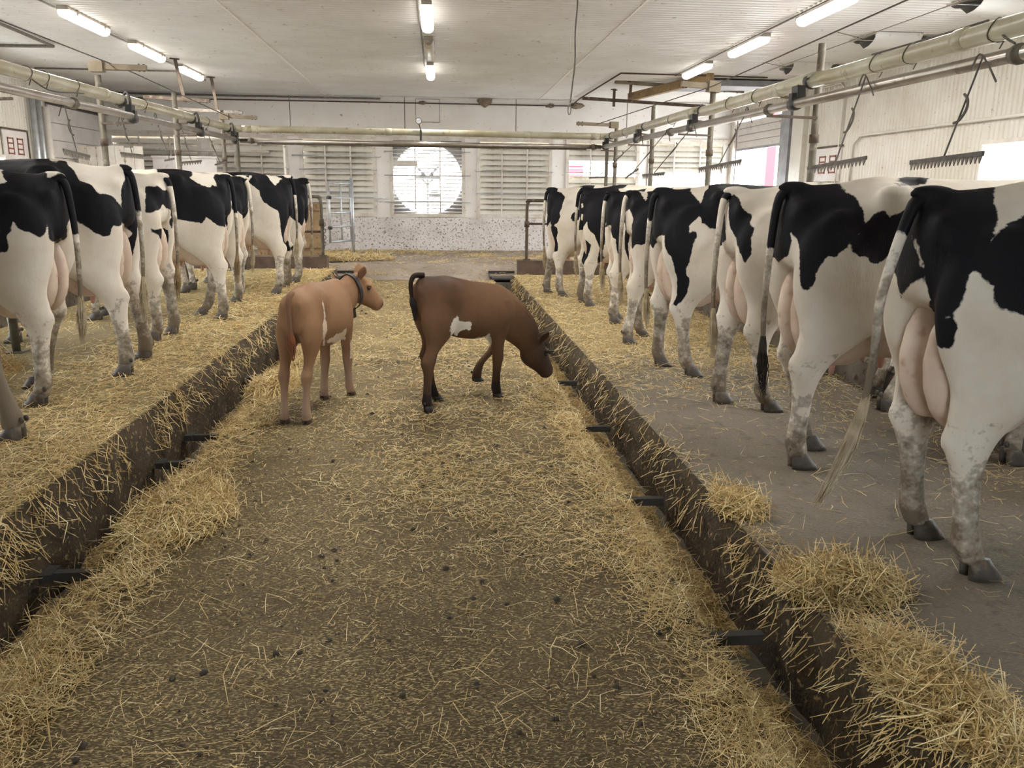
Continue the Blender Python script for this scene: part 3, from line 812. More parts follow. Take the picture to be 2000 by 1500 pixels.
trainer((-3.131, 12.3, 1.85), (-3.053, 12.6, 1.895), (-3.25, 12.4, 2.34), 'farthest trainer bar on the left, tilted upward', False)
# electrified wires above the pipes
run('fence_wire', [(-3.42, -1, 2.78), (-3.42, 7, 2.785), (-3.40, 10, 2.78), (-3.2, 13.8, 2.60)], 0.006, MT['cable'], 'thin barbed wire strung above the left cream pipe', 'wire')
run('fence_wire', [(3.1, -1, 2.79), (3.1, 5.6, 2.77), (3.05, 9.4, 2.68), (2.6, 14.2, 2.62)], 0.006, MT['cable'], 'thin barbed wire strung above the right cream pipe', 'wire')
run('fence_wire', [(5.0, -1, 3.34), (5.0, 8, 3.33), (4.95, 13, 3.33)], 0.005, MT['wire'], 'thin wire along the ceiling vents on the right', 'wire')

# ------------------------------------------------------------------ arms, beams, straps
def arm(a, b, w, h, label, mat='beamwood', end=True):
    t = empty('support_arm', a); tag(t, label, 'arm')
    MB().beam(a, b, w, h).build('bar', MT[mat], t)
    if end:
        d = (Vector(b)-Vector(a)).normalized()
        MB().beam(Vector(a)-d*0.07, Vector(a)+d*0.07, w*1.9, h*2.0).build('end_block', MT[mat], t)
    for f_ in (0.85, 0.95):
        p = Vector(a).lerp(Vector(b), f_)
        MB().tube([p-Vector((0, 0, h*0.7)), p+Vector((0, 0, h*0.7))], 0.012, 6).build('bolt', MT['rust'], t)
    return t
arm((-3.53, 9.42, 2.745), (-3.03, 9.42, 2.74), 0.05, 0.055, 'stubby brown arm on top of the nearest left post')
arm((-4.55, 13.9, 2.905), (-3.55, 13.9, 2.865), 0.05, 0.05, 'long thin bar hung below the left ceiling', 'rust', False)
arm((-4.7, 16.0, 2.925), (-3.52, 16.0, 2.875), 0.04, 0.05, 'thin grey bar hung beside the farther ceiling strap', 'wire', False)
arm((-3.38, 14.05, 2.65), (-2.87, 14.05, 2.635), 0.045, 0.05, 'short brown arm at the left pipe bend')
arm((2.92, 14.0, 2.62), (2.28, 13.9, 2.625), 0.045, 0.05, 'short brown arm at the right pipe bend')
arm((3.18, 9.74, 2.72), (2.79, 9.7, 2.74), 0.05, 0.06, 'stubby arm on top of the post at the bright doorway')
arm((2.7, 15.9, 3.24), (5.4, 15.9, 3.12), 0.05, 0.055, 'long thin bar hung below the ceiling near the end wall', 'rust', False)
arm((3.2, 15.4, 3.48), (5.6, 15.4, 3.36), 0.07, 0.06, 'pale horizontal bar under the ceiling, right of the rope', 'beamwood', False)
arm((3.62, 16.0, 3.28), (4.6, 14.2, 3.44), 0.10, 0.14, 'thick brown slanting beam under the right ceiling', 'wood', False)
for a, b, lb in (((-4.05, 13.95, ZC-0.0), (-3.93, 13.9, 2.83), 'twisted dark strap hanging from the left ceiling, nearer one'), ((-4.05, 16.05, ZC-0.0), (-3.96, 16.0, 2.86), 'thin strap hanging from the left ceiling, farther one'), ((3.5, 15.4, ZC), (3.5, 15.45, 3.22), 'short rusty strap hanging from the right ceiling'), ((3.3, 15.9, 3.42), (3.3, 15.9, 3.1), 'rusty hanger clip on the long thin right bar')):
    o = MB().beam(a, b, 0.05, 0.018, up=(0, 1, 0)).beam((a[0]-0.06, a[1]-0.05, a[2]-0.02), (a[0]+0.05, a[1]+0.04, a[2]-0.02), 0.04, 0.02).build('hanger_strap', MT['rust'])
    tag(o, lb, 'strap')
# white pipe frame in the far left and rails in front of the shutters
run('rail_pipe', [(-4.9, 16.5, 0.2), (-4.9, 16.5, 2.48), (-2.9, 16.5, 2.44), (-2.9, 16.5, 0.2)], 0.03, MT['frame'], 'pale pipe rail in front of the second left shutter', 'rail', 8)
run('rail_pipe', [(-6.7, 18.6, 2.32), (-6.7, 18.35, 2.32), (-3.6, 18.35, 2.30), (-3.6, 18.6, 2.30)], 0.028, MT['frame'], 'long pale rail along the far left shutters', 'rail', 8)
run('rail_pipe', [(-3.1, 18.6, 2.25), (-3.1, 18.5, 2.25), (-1.25, 18.5, 2.24), (-1.25, 18.6, 2.24)], 0.014, MT['galv'], 'thin grey bar across the shutter left of the fan', 'rail', 6)
run('rail_pipe', [(-3.1, 18.6, 1.38), (-3.1, 18.48, 1.38), (-1.15, 18.48, 1.36), (-1.15, 18.6, 1.36)], 0.012, MT['galv'], 'thin grey bar behind the galvanised gate', 'rail', 6)
# conduits on the walls and ceiling
run('conduit', [(-6.8, YB-0.06, 3.44), (-1.2, YB-0.06, 3.43)], 0.02, MT['wire'], 'grey conduit along the top of the end wall', 'conduit', 8)
run('cable', [(-6.8, YB-0.05, 3.35), (-3, YB-0.05, 3.36), (0, YB-0.05, 3.36), (2.9, YB-0.06, 3.36), (3.0, 18.0, 3.46), (3.05, 14.2, 3.46), (5.6, 14.3, 3.46)], 0.014, MT['rust'], 'dirty cable along the end wall that climbs to the right ceiling', 'cable', 6)
run('cable', [(XL+0.08, 2, 3.32), (XL+0.08, 9, 3.34), (XL+0.10, 14, 3.30), (XL+0.08, 18, 3.34)], 0.03, MT['cable'], 'black cable bundle under the left eave', 'cable', 6, 4)
run('conduit', [(-6.7, 13.0, 3.46), (-5.4, 12.9, 3.46), (-5.3, 11.0, 3.46), (-5.3, 4, 3.46)], 0.022, MT['wire'], 'bent grey conduit on the left ceiling', 'conduit', 8)
run('conduit', [(-6.7, 15.2, 3.46), (-4.3, 15.2, 3.46)], 0.014, MT['wire'], 'straight grey conduit across the left ceiling', 'conduit', 8)
run('conduit', [(XR-0.05, 13.05, 0.1), (XR-0.05, 12.95, 2.30), (XR-0.05, 12.75, 2.43), (XR-0.05, 9, 2.42), (XR-0.05, 2, 2.42)], 0.020, MT['corr'], 'white conduit bending along the corrugated right wall', 'conduit', 8)
run('conduit', [(XR-0.05, 13.5, 0.1), (XR-0.05, 13.4, 3.2), (XR-0.05, 13.55, 3.3), (XR-0.05, 14.2, 3.3)], 0.016, MT['corr'], 'white vertical conduit on the right wall beside the board', 'conduit', 8)
# hanging rope with a loop
rp_pts = [(1.285, 8, ZC), (1.29, 8.0, 3.2), (1.275, 8, 2.95), (1.28, 8, 2.7), (1.262, 8, 2.5), (1.245, 8, 2.33)]
t = empty('pull_cord', (1.285, 8, ZC)); tag(t, 'thin dark cord with a loop hanging from the ceiling', 'cord')
MB().tube(smooth_path(rp_pts), 0.0075, 6).build('cord', MT['cable'], t)
MB().tube([(1.24+0.014*math.cos(a), 8, 2.27+0.045*math.sin(a)) for a in np.linspace(0, 2*math.pi, 15)], 0.005, 5).build('loop', MT['wire'], t)
# pressure gauge over the crossing pipe
t = empty('pressure_gauge', (-0.3, LY1, cz_)); tag(t, 'small round pressure gauge on the pipe in front of the fan', 'gauge')
gx = -0.30; gz = cz_+0.17; gy = LY1-0.02
MB().tube([(gx+0.03, gy, cz_-0.14), (gx+0.03, gy, cz_+0.03)], 0.018, 8).build('stem', MT['black'], t)
MB().tube([(gx+0.03, gy, cz_+0.03), (gx, gy, gz-0.04)], 0.009, 8).build('neck', MT['rust'], t)
MB().tube([(gx, gy+0.03, gz), (gx, gy-0.022, gz)], 0.052, 20).build('rim', MT['cable'], t)
fc = MB().tube([(gx, gy-0.01, gz), (gx, gy-0.026, gz)], 0.042, 20).build('dial', MT['glassgauge'], t)
MB().beam((gx-0.02, gy-0.028, gz-0.005), (gx+0.025, gy-0.028, gz+0.02), 0.004, 0.003).build('needle', MT['black'], fc)
# mud nest
v = []; f = []
for i in range(6):
    for k in range(12):
        a = math.pi*k/11; r = (0.16, 0.17, 0.155, 0.12, 0.07, 0.02)[i]*(1+random.uniform(-.1, .1))
        v.append((1.03+r*math.cos(a), YB-0.03-r*0.8*math.sin(a), 3.47-i*0.035))
for i in range(5):
    for k in range(11):
        a = i*12+k; f.append((a, a+1, a+13, a+12))
o = mesh_obj('bird_nest', v, f, MT['nest'], None, True); tag(o, 'small mud bird nest high on the end wall', 'nest')
for i, (x, z, s) in enumerate(((3.02, 3.37, 0.09), (-0.3, 3.37, 0.05), (2.45, 3.36, 0.06))):
    v = []; f = []
    for a in range(5):
        for b in range(8):
            th = math.pi*a/4; ph = 2*math.pi*b/8; q = s*(1+random.uniform(-.3, .3))
            v.append((x+q*1.8*math.sin(th)*math.cos(ph), YB-0.05+q*0.4*math.sin(th)*math.sin(ph), z+q*0.7*math.cos(th)))
    for a in range(4):
        for b in range(8):
            f.append((a*8+b, a*8+(b+1) % 8, a*8+8+(b+1) % 8, a*8+8+b))
    o = mesh_obj('cobweb_clump', v, f, MT['nest'], None, True)
    tag(o, ('brown dirt clump where the cable leaves the end wall', 'brown dirt clump on the cable above the fan', 'small dirt clump on the cable left of the pull cord')[i], 'dirt clump')

# ceiling air inlets with hinged flaps
def inlet_vent(x, y, label):
    t = empty('ceiling_inlet', (x, y, ZC)); tag(t, label, 'air inlet', 'ceiling air inlets on the right')
    v = []; f = []; n = 9
    for i in range(n):
        a = math.pi*i/(n-1)
        for dx in (-0.30, 0.30): v.append((x+dx*(1 if i not in (0, n-1) else 1.05), y-0.30*math.cos(a), ZC-0.01-0.15*math.sin(a)*(0.55 if i > n/2 else 1.0)))
    for i in range(n-1): f.append((2*i, 2*i+1, 2*i+3, 2*i+2))
    o = mesh_obj('scoop', v, f, MT['ceiling'], t, True)
    MB().box((x-0.33, y-0.33, ZC-0.03), (x-0.29, y+0.33, ZC-0.006)).build('rim', MT['frame'], t)
    MB().box((x+0.29, y-0.33, ZC-0.03), (x+0.33, y+0.33, ZC-0.006)).build('rim', MT['frame'], t)
    MB().obox((x+0.42, y+0.05, ZC-0.09), (0.16, 0, 0.03), (0, 0.26, 0), (0.002, 0, 0.006)).build('flap', MT['ceiling'], t)
    MB().tube([(x-0.33, y, ZC-0.04), (x-0.8, y-0.3, ZC-0.03)], 0.005, 5).build('pull_wire', MT['wire'], t)
inlet_vent(5.72, 13.1, 'scooped white ceiling inlet above the tall post, farthest of three')
inlet_vent(5.72, 10.7, 'scooped white ceiling inlet with a dirty mouth, middle of three')
inlet_vent(5.72, 8.6, 'scooped white ceiling inlet at the top right corner of the picture')
o = MB().box((4.3, 14.7, 3.36), (6.3, 15.6, 3.46)).build('grey_duct', MT['grey']); tag(o, 'dark grey flat duct panel under the right ceiling', 'duct')

# ------------------------------------------------------------------ gates and rails at the far end
t = empty('tube_gate', (-2.0, 17.5, 0.3)); tag(t, 'galvanised tube gate standing open before the shutters', 'gate')
ga, gb = Vector((-2.18, 17.1, 0)), Vector((-1.82, 17.75, 0))
def gp(u, z): q = ga.lerp(gb, u); return (q.x, q.y, z)
for z in (0.50, 0.80, 1.08, 1.37, 1.66): MB().tube([gp(0, z), gp(1, z)], 0.022, 8).build('rail', MT['galv'], t, True)
for u in (0, 1): MB().tube([gp(u, 0.48), gp(u, 1.69)], 0.024, 8).build('stile', MT['galv'], t, True)
MB().tube([gp(0.55, 0.50), gp(0.55, 1.66)], 0.018, 8).build('brace', MT['galv'], t, True)
for z in (0.78, 1.38): MB().tube([gp(-0.03, z), gp(0.06, z)], 0.04, 8).build('hinge', MT['black'], t, True)
MB().tube([gp(1.08, 0.18), gp(1.08, 1.78)], 0.035, 10).build('gate_post', MT['galv'], t, True)
def bent_rail(sx, x0, x1, y, z0, zt, label):
    t = empty('end_rail', (x1, y, z0)); tag(t, label, 'rail')
    MB().tube(smooth_path([(x0, y, zt), (x1-sx*0.12, y, zt), (x1-sx*0.03, y, zt-0.03), (x1, y, zt-0.12), (x1, y, z0+0.5), (x1, y, z0)]), 0.028, 10).build('bent_pipe', MT['rust' if sx < 0 else 'post'], t, True)
    MB().tube([(x0, y, 0.98 if sx < 0 else 0.82), (x1, y, 0.98 if sx < 0 else 0.82)], 0.02, 8).build('mid_rail', MT['rust'], t, True)
    MB().tube([(x1, y, 0.92), (x1, y, 1.02)], 0.045, 8).build('clamp', MT['rust'], t, True)
    MB().box((x1-0.06, y-0.06, z0), (x1+0.06, y+0.06, z0+0.02)).build('foot_plate', MT['rust'], t)
bent_rail(1, -3.2, -2.0, 14.62, 0.40, 1.41, 'bent grey pipe rail at the far end of the left row')
bent_rail(-1, 3.2, 1.56, 14.62, 0.345, 1.38, 'bent rusty pipe rail at the far end of the right row')
t = empty('wooden_panel', (-2.5, 15.3, 0.2)); tag(t, 'brown wooden board panel behind the bent left rail', 'panel')
for i in range(6):
    MB().box((-3.25+i*0.19, 15.3, 0.22), (-3.25+i*0.19+0.175, 15.34, 1.28+random.uniform(-.02, .02))).build('plank', MT['wood'], t)
MB().box((-3.25, 15.26, 1.16), (-2.11, 15.30, 1.27)).build('batten', MT['wood'], t)
MB().box((-3.25, 15.26, 0.5), (-2.11, 15.30, 0.6)).build('batten', MT['wood'], t)
t = empty('chain', (-1.88, 14.6, 0.9)); tag(t, 'dark chain hanging on the bent left rail', 'chain')
for i in range(9):
    c = Vector((-1.965+0.012*(i % 2), 14.60, 1.0-i*0.055)); ax = Vector((1, 0, 0)) if i % 2 else Vector((0, 1, 0))
    MB().tube([c+ax*0.018*math.cos(a)+Vector((0, 0, 0.034*math.sin(a))) for a in np.linspace(0, 2*math.pi, 11)], 0.006, 5).build('link', MT['cable'], t)

# ------------------------------------------------------------------ gutter-cleaner paddles
def paddle(x0, x1, y, z, label):
    t = empty('gutter_paddle', ((x0+x1)/2, y, z)); tag(t, label, 'paddle', 'paddles of the gutter cleaner')
    MB().box((x0, y-0.02, z), (x1, y+0.02, z+0.04)).build('blade', MT['black'], t)
    MB().box((x0-0.0, y-0.05, z+0.01), (x0+0.05, y+0.05, z+0.045)).build('link_block', MT['black'], t)
for i, y in enumerate((2.74, 4.17, 5.60, 7.05, 8.5)):
    paddle(0.99, 1.22, y, -0.165, 'black gutter paddle in the right channel, %s from the camera' % ('first', 'second', 'third', 'fourth', 'fifth')[i])
for i, y in enumerate((3.4, 4.88, 5.45, 7.2, 8.8)):
    paddle(-1.70, -1.40, y, -0.14, 'black gutter paddle in the left channel, %s from the camera' % ('first', 'second', 'third', 'fourth', 'fifth')[i])

# ------------------------------------------------------------------ animals
def coat_mat(name, white1, white2, dark, dirt, dirt_h, nscale=16.0, namp=0.045, brown=None):
    m, t, b = nt(name)
    tc = N(t, 'ShaderNodeTexCoord'); v = tc.outputs['Object']
    at = N(t, 'ShaderNodeAttribute'); at.attribute_name = 'patch'
    n = noise(t, nscale, 4, 0.65, v)
    p = math_n(t, 'ADD', at.outputs['Fac'], math_n(t, 'MULTIPLY', math_n(t, 'SUBTRACT', n.outputs[0], 0.5), namp))
    fac = math_n(t, 'ADD', math_n(t, 'MULTIPLY', p, 140.0), 0.5, True)
    nw = noise(t, 3.5, 3, 0.6, v)
    wc = ramp(t, nw.outputs[0], [(0.38, c4(white1)), (0.72, c4(white2))]).outputs[0]
    sep = N(t, 'ShaderNodeSeparateXYZ'); t.links.new(v, sep.inputs[0])
    nd = noise(t, 11.0, 3, 0.75, v)
    hgt = math_n(t, 'MULTIPLY', math_n(t, 'SUBTRACT', dirt_h, sep.outputs[2]), 0.62)
    dv = math_n(t, 'ADD', nd.outputs[0], hgt)
    gm = N(t, 'ShaderNodeAttribute'); gm.attribute_name = 'grime'
    dv = math_n(t, 'ADD', dv, math_n(t, 'MULTIPLY', gm.outputs['Fac'], 0.75))
    df = ramp(t, dv, [(0.56, g(0)), (0.64, g(0.45)), (0.85, g(0.92))]).outputs[0]
    if brown is not None:
        nb2 = noise(t, 2.2, 4, 0.6, v)
        dk = N(t, 'ShaderNodeAttribute'); dk.attribute_name = 'points'
        bc = ramp(t, nb2.outputs[0], [(0.35, c4(brown[0])), (0.7, c4(brown[1]))]).outputs[0]
        bc = mixc(t, dk.outputs['Fac'], bc, c4(brown[2]))
        if len(brown) > 3:
            pa = N(t, 'ShaderNodeAttribute'); pa.attribute_name = 'pale'
            bc = mixc(t, pa.outputs['Fac'], bc, c4(brown[3]))
        col = mixc(t, fac, bc, wc)
        col = mixc(t, math_n(t, 'MULTIPLY', df, 0.35), col, c4(dirt))
    else:
        wcd = mixc(t, df, wc, c4(dirt))
        dk = mixc(t, math_n(t, 'MULTIPLY', df, 0.4), c4(dark), c4(tuple(x*0.5 for x in dirt)))
        col = mixc(t, fac, wcd, dk)
    t.links.new(col, b.inputs['Base Color'])
    b.inputs['Roughness'].default_value = 0.65
    b.inputs['Specular IOR Level'].default_value = 0.16
    mp = N(t, 'ShaderNodeMapping'); mp.inputs['Scale'].default_value = (60, 60, 22)
    t.links.new(v, mp.inputs[0])
    nb = noise(t, 1.6, 2, 0.7, mp.outputs[0])
    nl = noise(t, 7, 2, 0.6, v)
    bump(t, b, math_n(t, 'ADD', math_n(t, 'MULTIPLY', nb.outputs[0], 0.25), nl.outputs[0]), 0.35, 0.02)
    return m
MT['coat'] = coat_mat('black_and_white_cow_coat', (0.74,0.69,0.61), (0.63,0.55,0.45), (0.008,0.008,0.011), (0.13,0.10,0.065), 0.50)
MT['udder'] = pmat('pink_udder_skin', (0.68,0.56,0.46), (0.58,0.44,0.355), 6, 0.55, bmp=0.12, c3=(0.46,0.30,0.24), s3=12, t3=(0.62,0.75))
MT['teat'] = pmat('pink_teat_skin', (0.60,0.33,0.26), (0.50,0.26,0.21), 10, 0.5)
def hair_mat(name, a, b2): return pmat(name, a, b2, 12, 0.6, spec=0.25)
MT['hair_pale'] = hair_mat('pale_tail_hair', (0.55,0.47,0.34), (0.30,0.23,0.13))
MT['hair_brown'] = hair_mat('dirty_brown_tail_hair', (0.22,0.15,0.075), (0.38,0.28,0.16))
MT['hair_black'] = hair_mat('black_tail_hair', (0.012,0.011,0.012), (0.05,0.04,0.03))

def loft(m, rings):
    n = len(rings[0]); base = len(m.v)
    for r in rings: m.v += [tuple(p) for p in r]
    for i in range(len(rings)-1):
        for k in range(n):
            a = base+i*n+k; b = base+i*n+(k+1) % n
            m.f.append((a, b, b+n, a+n))
    m.f.append(tuple(base+k for k in range(n))[::-1])
    e = base+(len(rings)-1)*n
    m.f.append(tuple(e+k for k in range(n)))

def crom(P, k):
    """Catmull-Rom resampling of a list of arrays"""
    P = [np.asarray(p, float) for p in P]; out = []; n = len(P)
    for i in range(n-1):
        p0, p1, p2, p3 = P[max(i-1, 0)], P[i], P[i+1], P[min(i+2, n-1)]
        for j in range(k):
            t = j/k
            out.append(0.5*((2*p1)+(p2-p0)*t+(2*p0-5*p1+4*p2-p3)*t*t+(3*p1-p0-3*p2+p3)*t**3))
    out.append(P[-1])
    return out

def trunk(m, stations, sub=3):
    rings = []
    for x, half in stations:
        loop = list(half)+[(-y, z) for (y, z) in half[-2:0:-1]]
        arr = np.array(loop)
        dense = []
        L = len(loop)
        for i in range(L):
            p0, p1, p2, p3 = arr[(i-1) % L], arr[i], arr[(i+1) % L], arr[(i+2) % L]
            for j in range(3):
                t = j/3
                dense.append(0.5*((2*p1)+(p2-p0)*t+(2*p0-5*p1+4*p2-p3)*t*t+(3*p1-p0-3*p2+p3)*t**3))
        dense = np.array(dense)
        rings.append(np.column_stack([np.full(len(dense), x), dense]))
    loft(m, crom(rings, sub))

def ell_ring(c, ax, ay, n=16):
    c, ax, ay = map(np.asarray, (c, ax, ay))
    return np.array([c+ax*math.cos(2*math.pi*k/n)+ay*math.sin(2*math.pi*k/n) for k in range(n)])

def leg(m, st, ysign, dx, dy, ztop, sc=1.0, sub=2, lift=0.0, knee=None):
    rings = []
    for (z, xc, a, yc, b) in st:
        w = min(1, max(0, (ztop-z)/ztop))**1.25
        kx = 0.0
        if knee is not None:
            kx = knee[0]*math.exp(-((z-knee[1])/0.09)**2)
        rings.append(ell_ring(((xc*sc+dx*w+kx), (yc*ysign)*sc+dy*w, z*sc+lift*w), (a*sc, 0, 0), (0, b*sc, 0)))
    loft(m, crom(rings, sub))

def ellipsoid(m, c, r, n=14, k=8):
    base = len(m.v)
    rings = []
    for i in range(1, k):
        th = math.pi*i/k
        rings.append(np.array([(c[0]+r[0]*math.sin(th)*math.cos(2*math.pi*j/n), c[1]+r[1]*math.sin(th)*math.sin(2*math.pi*j/n), c[2]-r[2]*math.cos(th)) for j in range(n)]))
    loft(m, rings)

def remesh(m, name, voxel, smooth_it, factor=0.5):
    me = bpy.data.meshes.new(name+'_raw')
    me.from_pydata(m.v, [], m.f)
    o = bpy.data.objects.new(name+'_raw', me); COL.objects.link(o)
    r = o.modifiers.new('r', 'REMESH'); r.mode = 'VOXEL'; r.voxel_size = voxel; r.adaptivity = 0
    s = o.modifiers.new('s', 'SMOOTH'); s.factor = factor; s.iterations = smooth_it
    dg = bpy.context.evaluated_depsgraph_get()
    out = bpy.data.meshes.new_from_object(o.evaluated_get(dg), depsgraph=dg)
    bpy.data.objects.remove(o); bpy.data.meshes.remove(me)
    out.name = name
    out.polygons.foreach_set('use_smooth', [True]*len(out.polygons))
    return out

def coords(me):
    a = np.empty(len(me.vertices)*3); me.vertices.foreach_get('co', a); return a.reshape(-1, 3)
def set_attr(me, name, vals):
    at = me.attributes.new(name, 'FLOAT', 'POINT'); at.data.foreach_set('value', np.asarray(vals, np.float32))

def poly_sd(P, poly):
    """signed distance to a polygon, positive inside"""
    x, y = P[:, 0], P[:, 1]; q = np.array(poly, float)
    d2 = np.full(len(P), 1e9); inside = np.zeros(len(P), bool)
    n = len(q)
    for i in range(n):
        a, b = q[i], q[(i+1) % n]
        e = b-a; wx, wy = x-a[0], y-a[1]
        t = np.clip((wx*e[0]+wy*e[1])/max(e@e, 1e-12), 0, 1)
        d2 = np.minimum(d2, (wx-e[0]*t)**2+(wy-e[1]*t)**2)
        c = ((a[1] > y) != (b[1] > y))
        with np.errstate(divide='ignore', invalid='ignore'):
            xi = (b[0]-a[0])*(y-a[1])/(b[1]-a[1]+1e-15)+a[0]
        inside ^= c & (x < xi)
    d = np.sqrt(d2)
    return np.where(inside, d, -d)
def coat_sdf(uv, black, white=()):
    d = np.full(len(uv), -1.0)
    for p in black: d = np.maximum(d, poly_sd(uv, p))
    for p in white: d = np.minimum(d, -poly_sd(uv, p))
    return d

COW_ST = [
 (-0.055, [(0,1.30),(.03,1.295),(.055,1.27),(.065,1.22),(.065,1.17),(.055,1.13),(.03,1.10),(0,1.10)]),
 (-0.03, [(0,1.38),(.04,1.365),(.10,1.315),(.12,1.24),(.12,1.16),(.105,1.08),(.06,1.04),(0,1.04)]),
 (0.05, [(0,1.425),(.05,1.40),(.12,1.335),(.17,1.23),(.19,1.13),(.175,1.05),(.1,1.0),(0,1.0)]),
 (0.22, [(0,1.44),(.055,1.418),(.145,1.355),(.215,1.255),(.25,1.12),(.235,1.0),(.14,.93),(0,.92)]),
 (0.42, [(0,1.475),(.07,1.455),(.19,1.425),(.27,1.36),(.265,1.15),(.255,.96),(.17,.84),(0,.80)]),
 (0.60, [(0,1.475),(.085,1.44),(.19,1.37),(.235,1.25),(.275,1.08),(.29,.88),(.19,.72),(0,.67)]),
 (0.88, [(0,1.465),(.085,1.435),(.205,1.365),(.31,1.24),(.385,1.03),(.37,.83),(.22,.64),(0,.59)]),
 (1.18, [(0,1.465),(.08,1.44),(.195,1.365),(.32,1.23),(.385,1.02),(.36,.82),(.22,.63),(0,.585)]),
 (1.48, [(0,1.475),(.065,1.45),(.155,1.37),(.26,1.22),(.31,1.02),(.29,.82),(.18,.65),(0,.61)]),
 (1.68, [(0,1.465),(.06,1.44),(.14,1.36),(.23,1.2),(.27,1.0),(.26,.82),(.15,.68),(0,.65)]),
 (1.86, [(0,1.40),(.05,1.38),(.11,1.3),(.17,1.15),(.19,1.0),(.17,.85),(.1,.76),(0,.74)]),
 (1.94, [(0,1.25),(.03,1.24),(.06,1.2),(.09,1.1),(.10,1.0),(.08,.92),(.04,.88),(0,.88)])]
HIND = [(1.30,.23,.15,.125,.07),(1.20,.225,.225,.15,.095),(1.08,.22,.255,.165,.112),(.97,.225,.262,.172,.115),(.87,.24,.262,.178,.112),(.79,.245,.235,.182,.104),(.71,.225,.190,.182,.092),(.64,.180,.138,.180,.078),(.58,.142,.108,.176,.067),(.53,.118,.094,.172,.062),(.48,.110,.080,.169,.057),(.41,.112,.060,.166,.049),(.28,.118,.050,.164,.044),(.18,.120,.053,.163,.048),(.13,.124,.059,.163,.053),(.09,.140,.056,.163,.050),(.05,.15,.056,.163,.049)]
FORE = [(1.05,1.62,.16,.17,.08),(.88,1.60,.145,.19,.08),(.74,1.585,.105,.185,.068),(.62,1.585,.075,.175,.055),(.50,1.595,.056,.17,.048),(.43,1.60,.056,.168,.050),(.36,1.60,.045,.166,.042),(.25,1.60,.038,.165,.035),(.15,1.602,.043,.165,.042),(.115,1.605,.047,.165,.046),(.08,1.618,.046,.165,.044),(.05,1.63,.05,.165,.045)]
NECK = [(1.60,1.14,.15,.28),(1.82,1.14,.12,.23),(2.04,1.11,.095,.175),(2.22,1.06,.085,.145),(2.34,.99,.10,.13),(2.46,.875,.09,.11),(2.56,.75,.065,.08),(2.62,.67,.065,.07),(2.65,.63,.035,.035)]

_cx = lambda x: x if x < 0.6 else 0.6+(x-0.6)*0.80
COW_ST = [(_cx(x), h) for x, h in COW_ST]
FORE = [(z, _cx(x), a, y, b) for (z, x, a, y, b) in FORE]
NECK = [(_cx(x)+0.02, z, b, a) for (x, z, b, a) in NECK]
FHX = _cx(1.632)
def hoof_mesh(parent, x, y, z, s, name='hoof', mat=None, pitch=0.0):
    m = MB()
    for q in (-1, 1):
        rings = []
        for (hz, a, sh, b) in ((0.085, .038, .0, .022), (0.05, .052, .012, .027), (0.02, .064, .026, .029), (0.0, .068, .032, .029)):
            rings.append(ell_ring((x+sh*s, y+q*0.027*s, z+hz*s), (a*s, 0, 0), (0, b*s, 0), 12))
        loft(m, rings)
        ellipsoid(m, (x-0.046*s, y+q*0.026*s, z+0.115*s), (.015*s, .011*s, .018*s), 10, 7)
    return m.build(name, mat or MT['hoof'], parent, True, world_coords=False)

def strands(pts, r0, r1, n, rad, rng, wob=0.012):
    """a bundle of hair strands along a path"""
    m = MB(); pts = [np.array(p, float) for p in pts]; L = len(pts)
    for i in range(n):
        a = rng.random()*2*math.pi; q = math.sqrt(rng.random())
        off = np.array([math.cos(a), math.sin(a), 0])
        end = 0.55+0.45*rng.random()
        K = max(3, int(L*end)); P = []
        for k in range(K):
            t = k/(L-1)
            sp = (r0*(1-t)+r1*t)*(0.7+0.9*math.sin(math.pi*min(1, t*1.2)))*q
            P.append(pts[k]+off*sp+rng.normal(0, wob*0.3, 3)*t)
        m.tube(P, [rad*(1-0.75*k/(K-1)) for k in range(K)], 4, True)
    return m

def bez(points, n):
    return [np.array(p) for p in [tuple(v) for v in smooth_path(points, n)]]

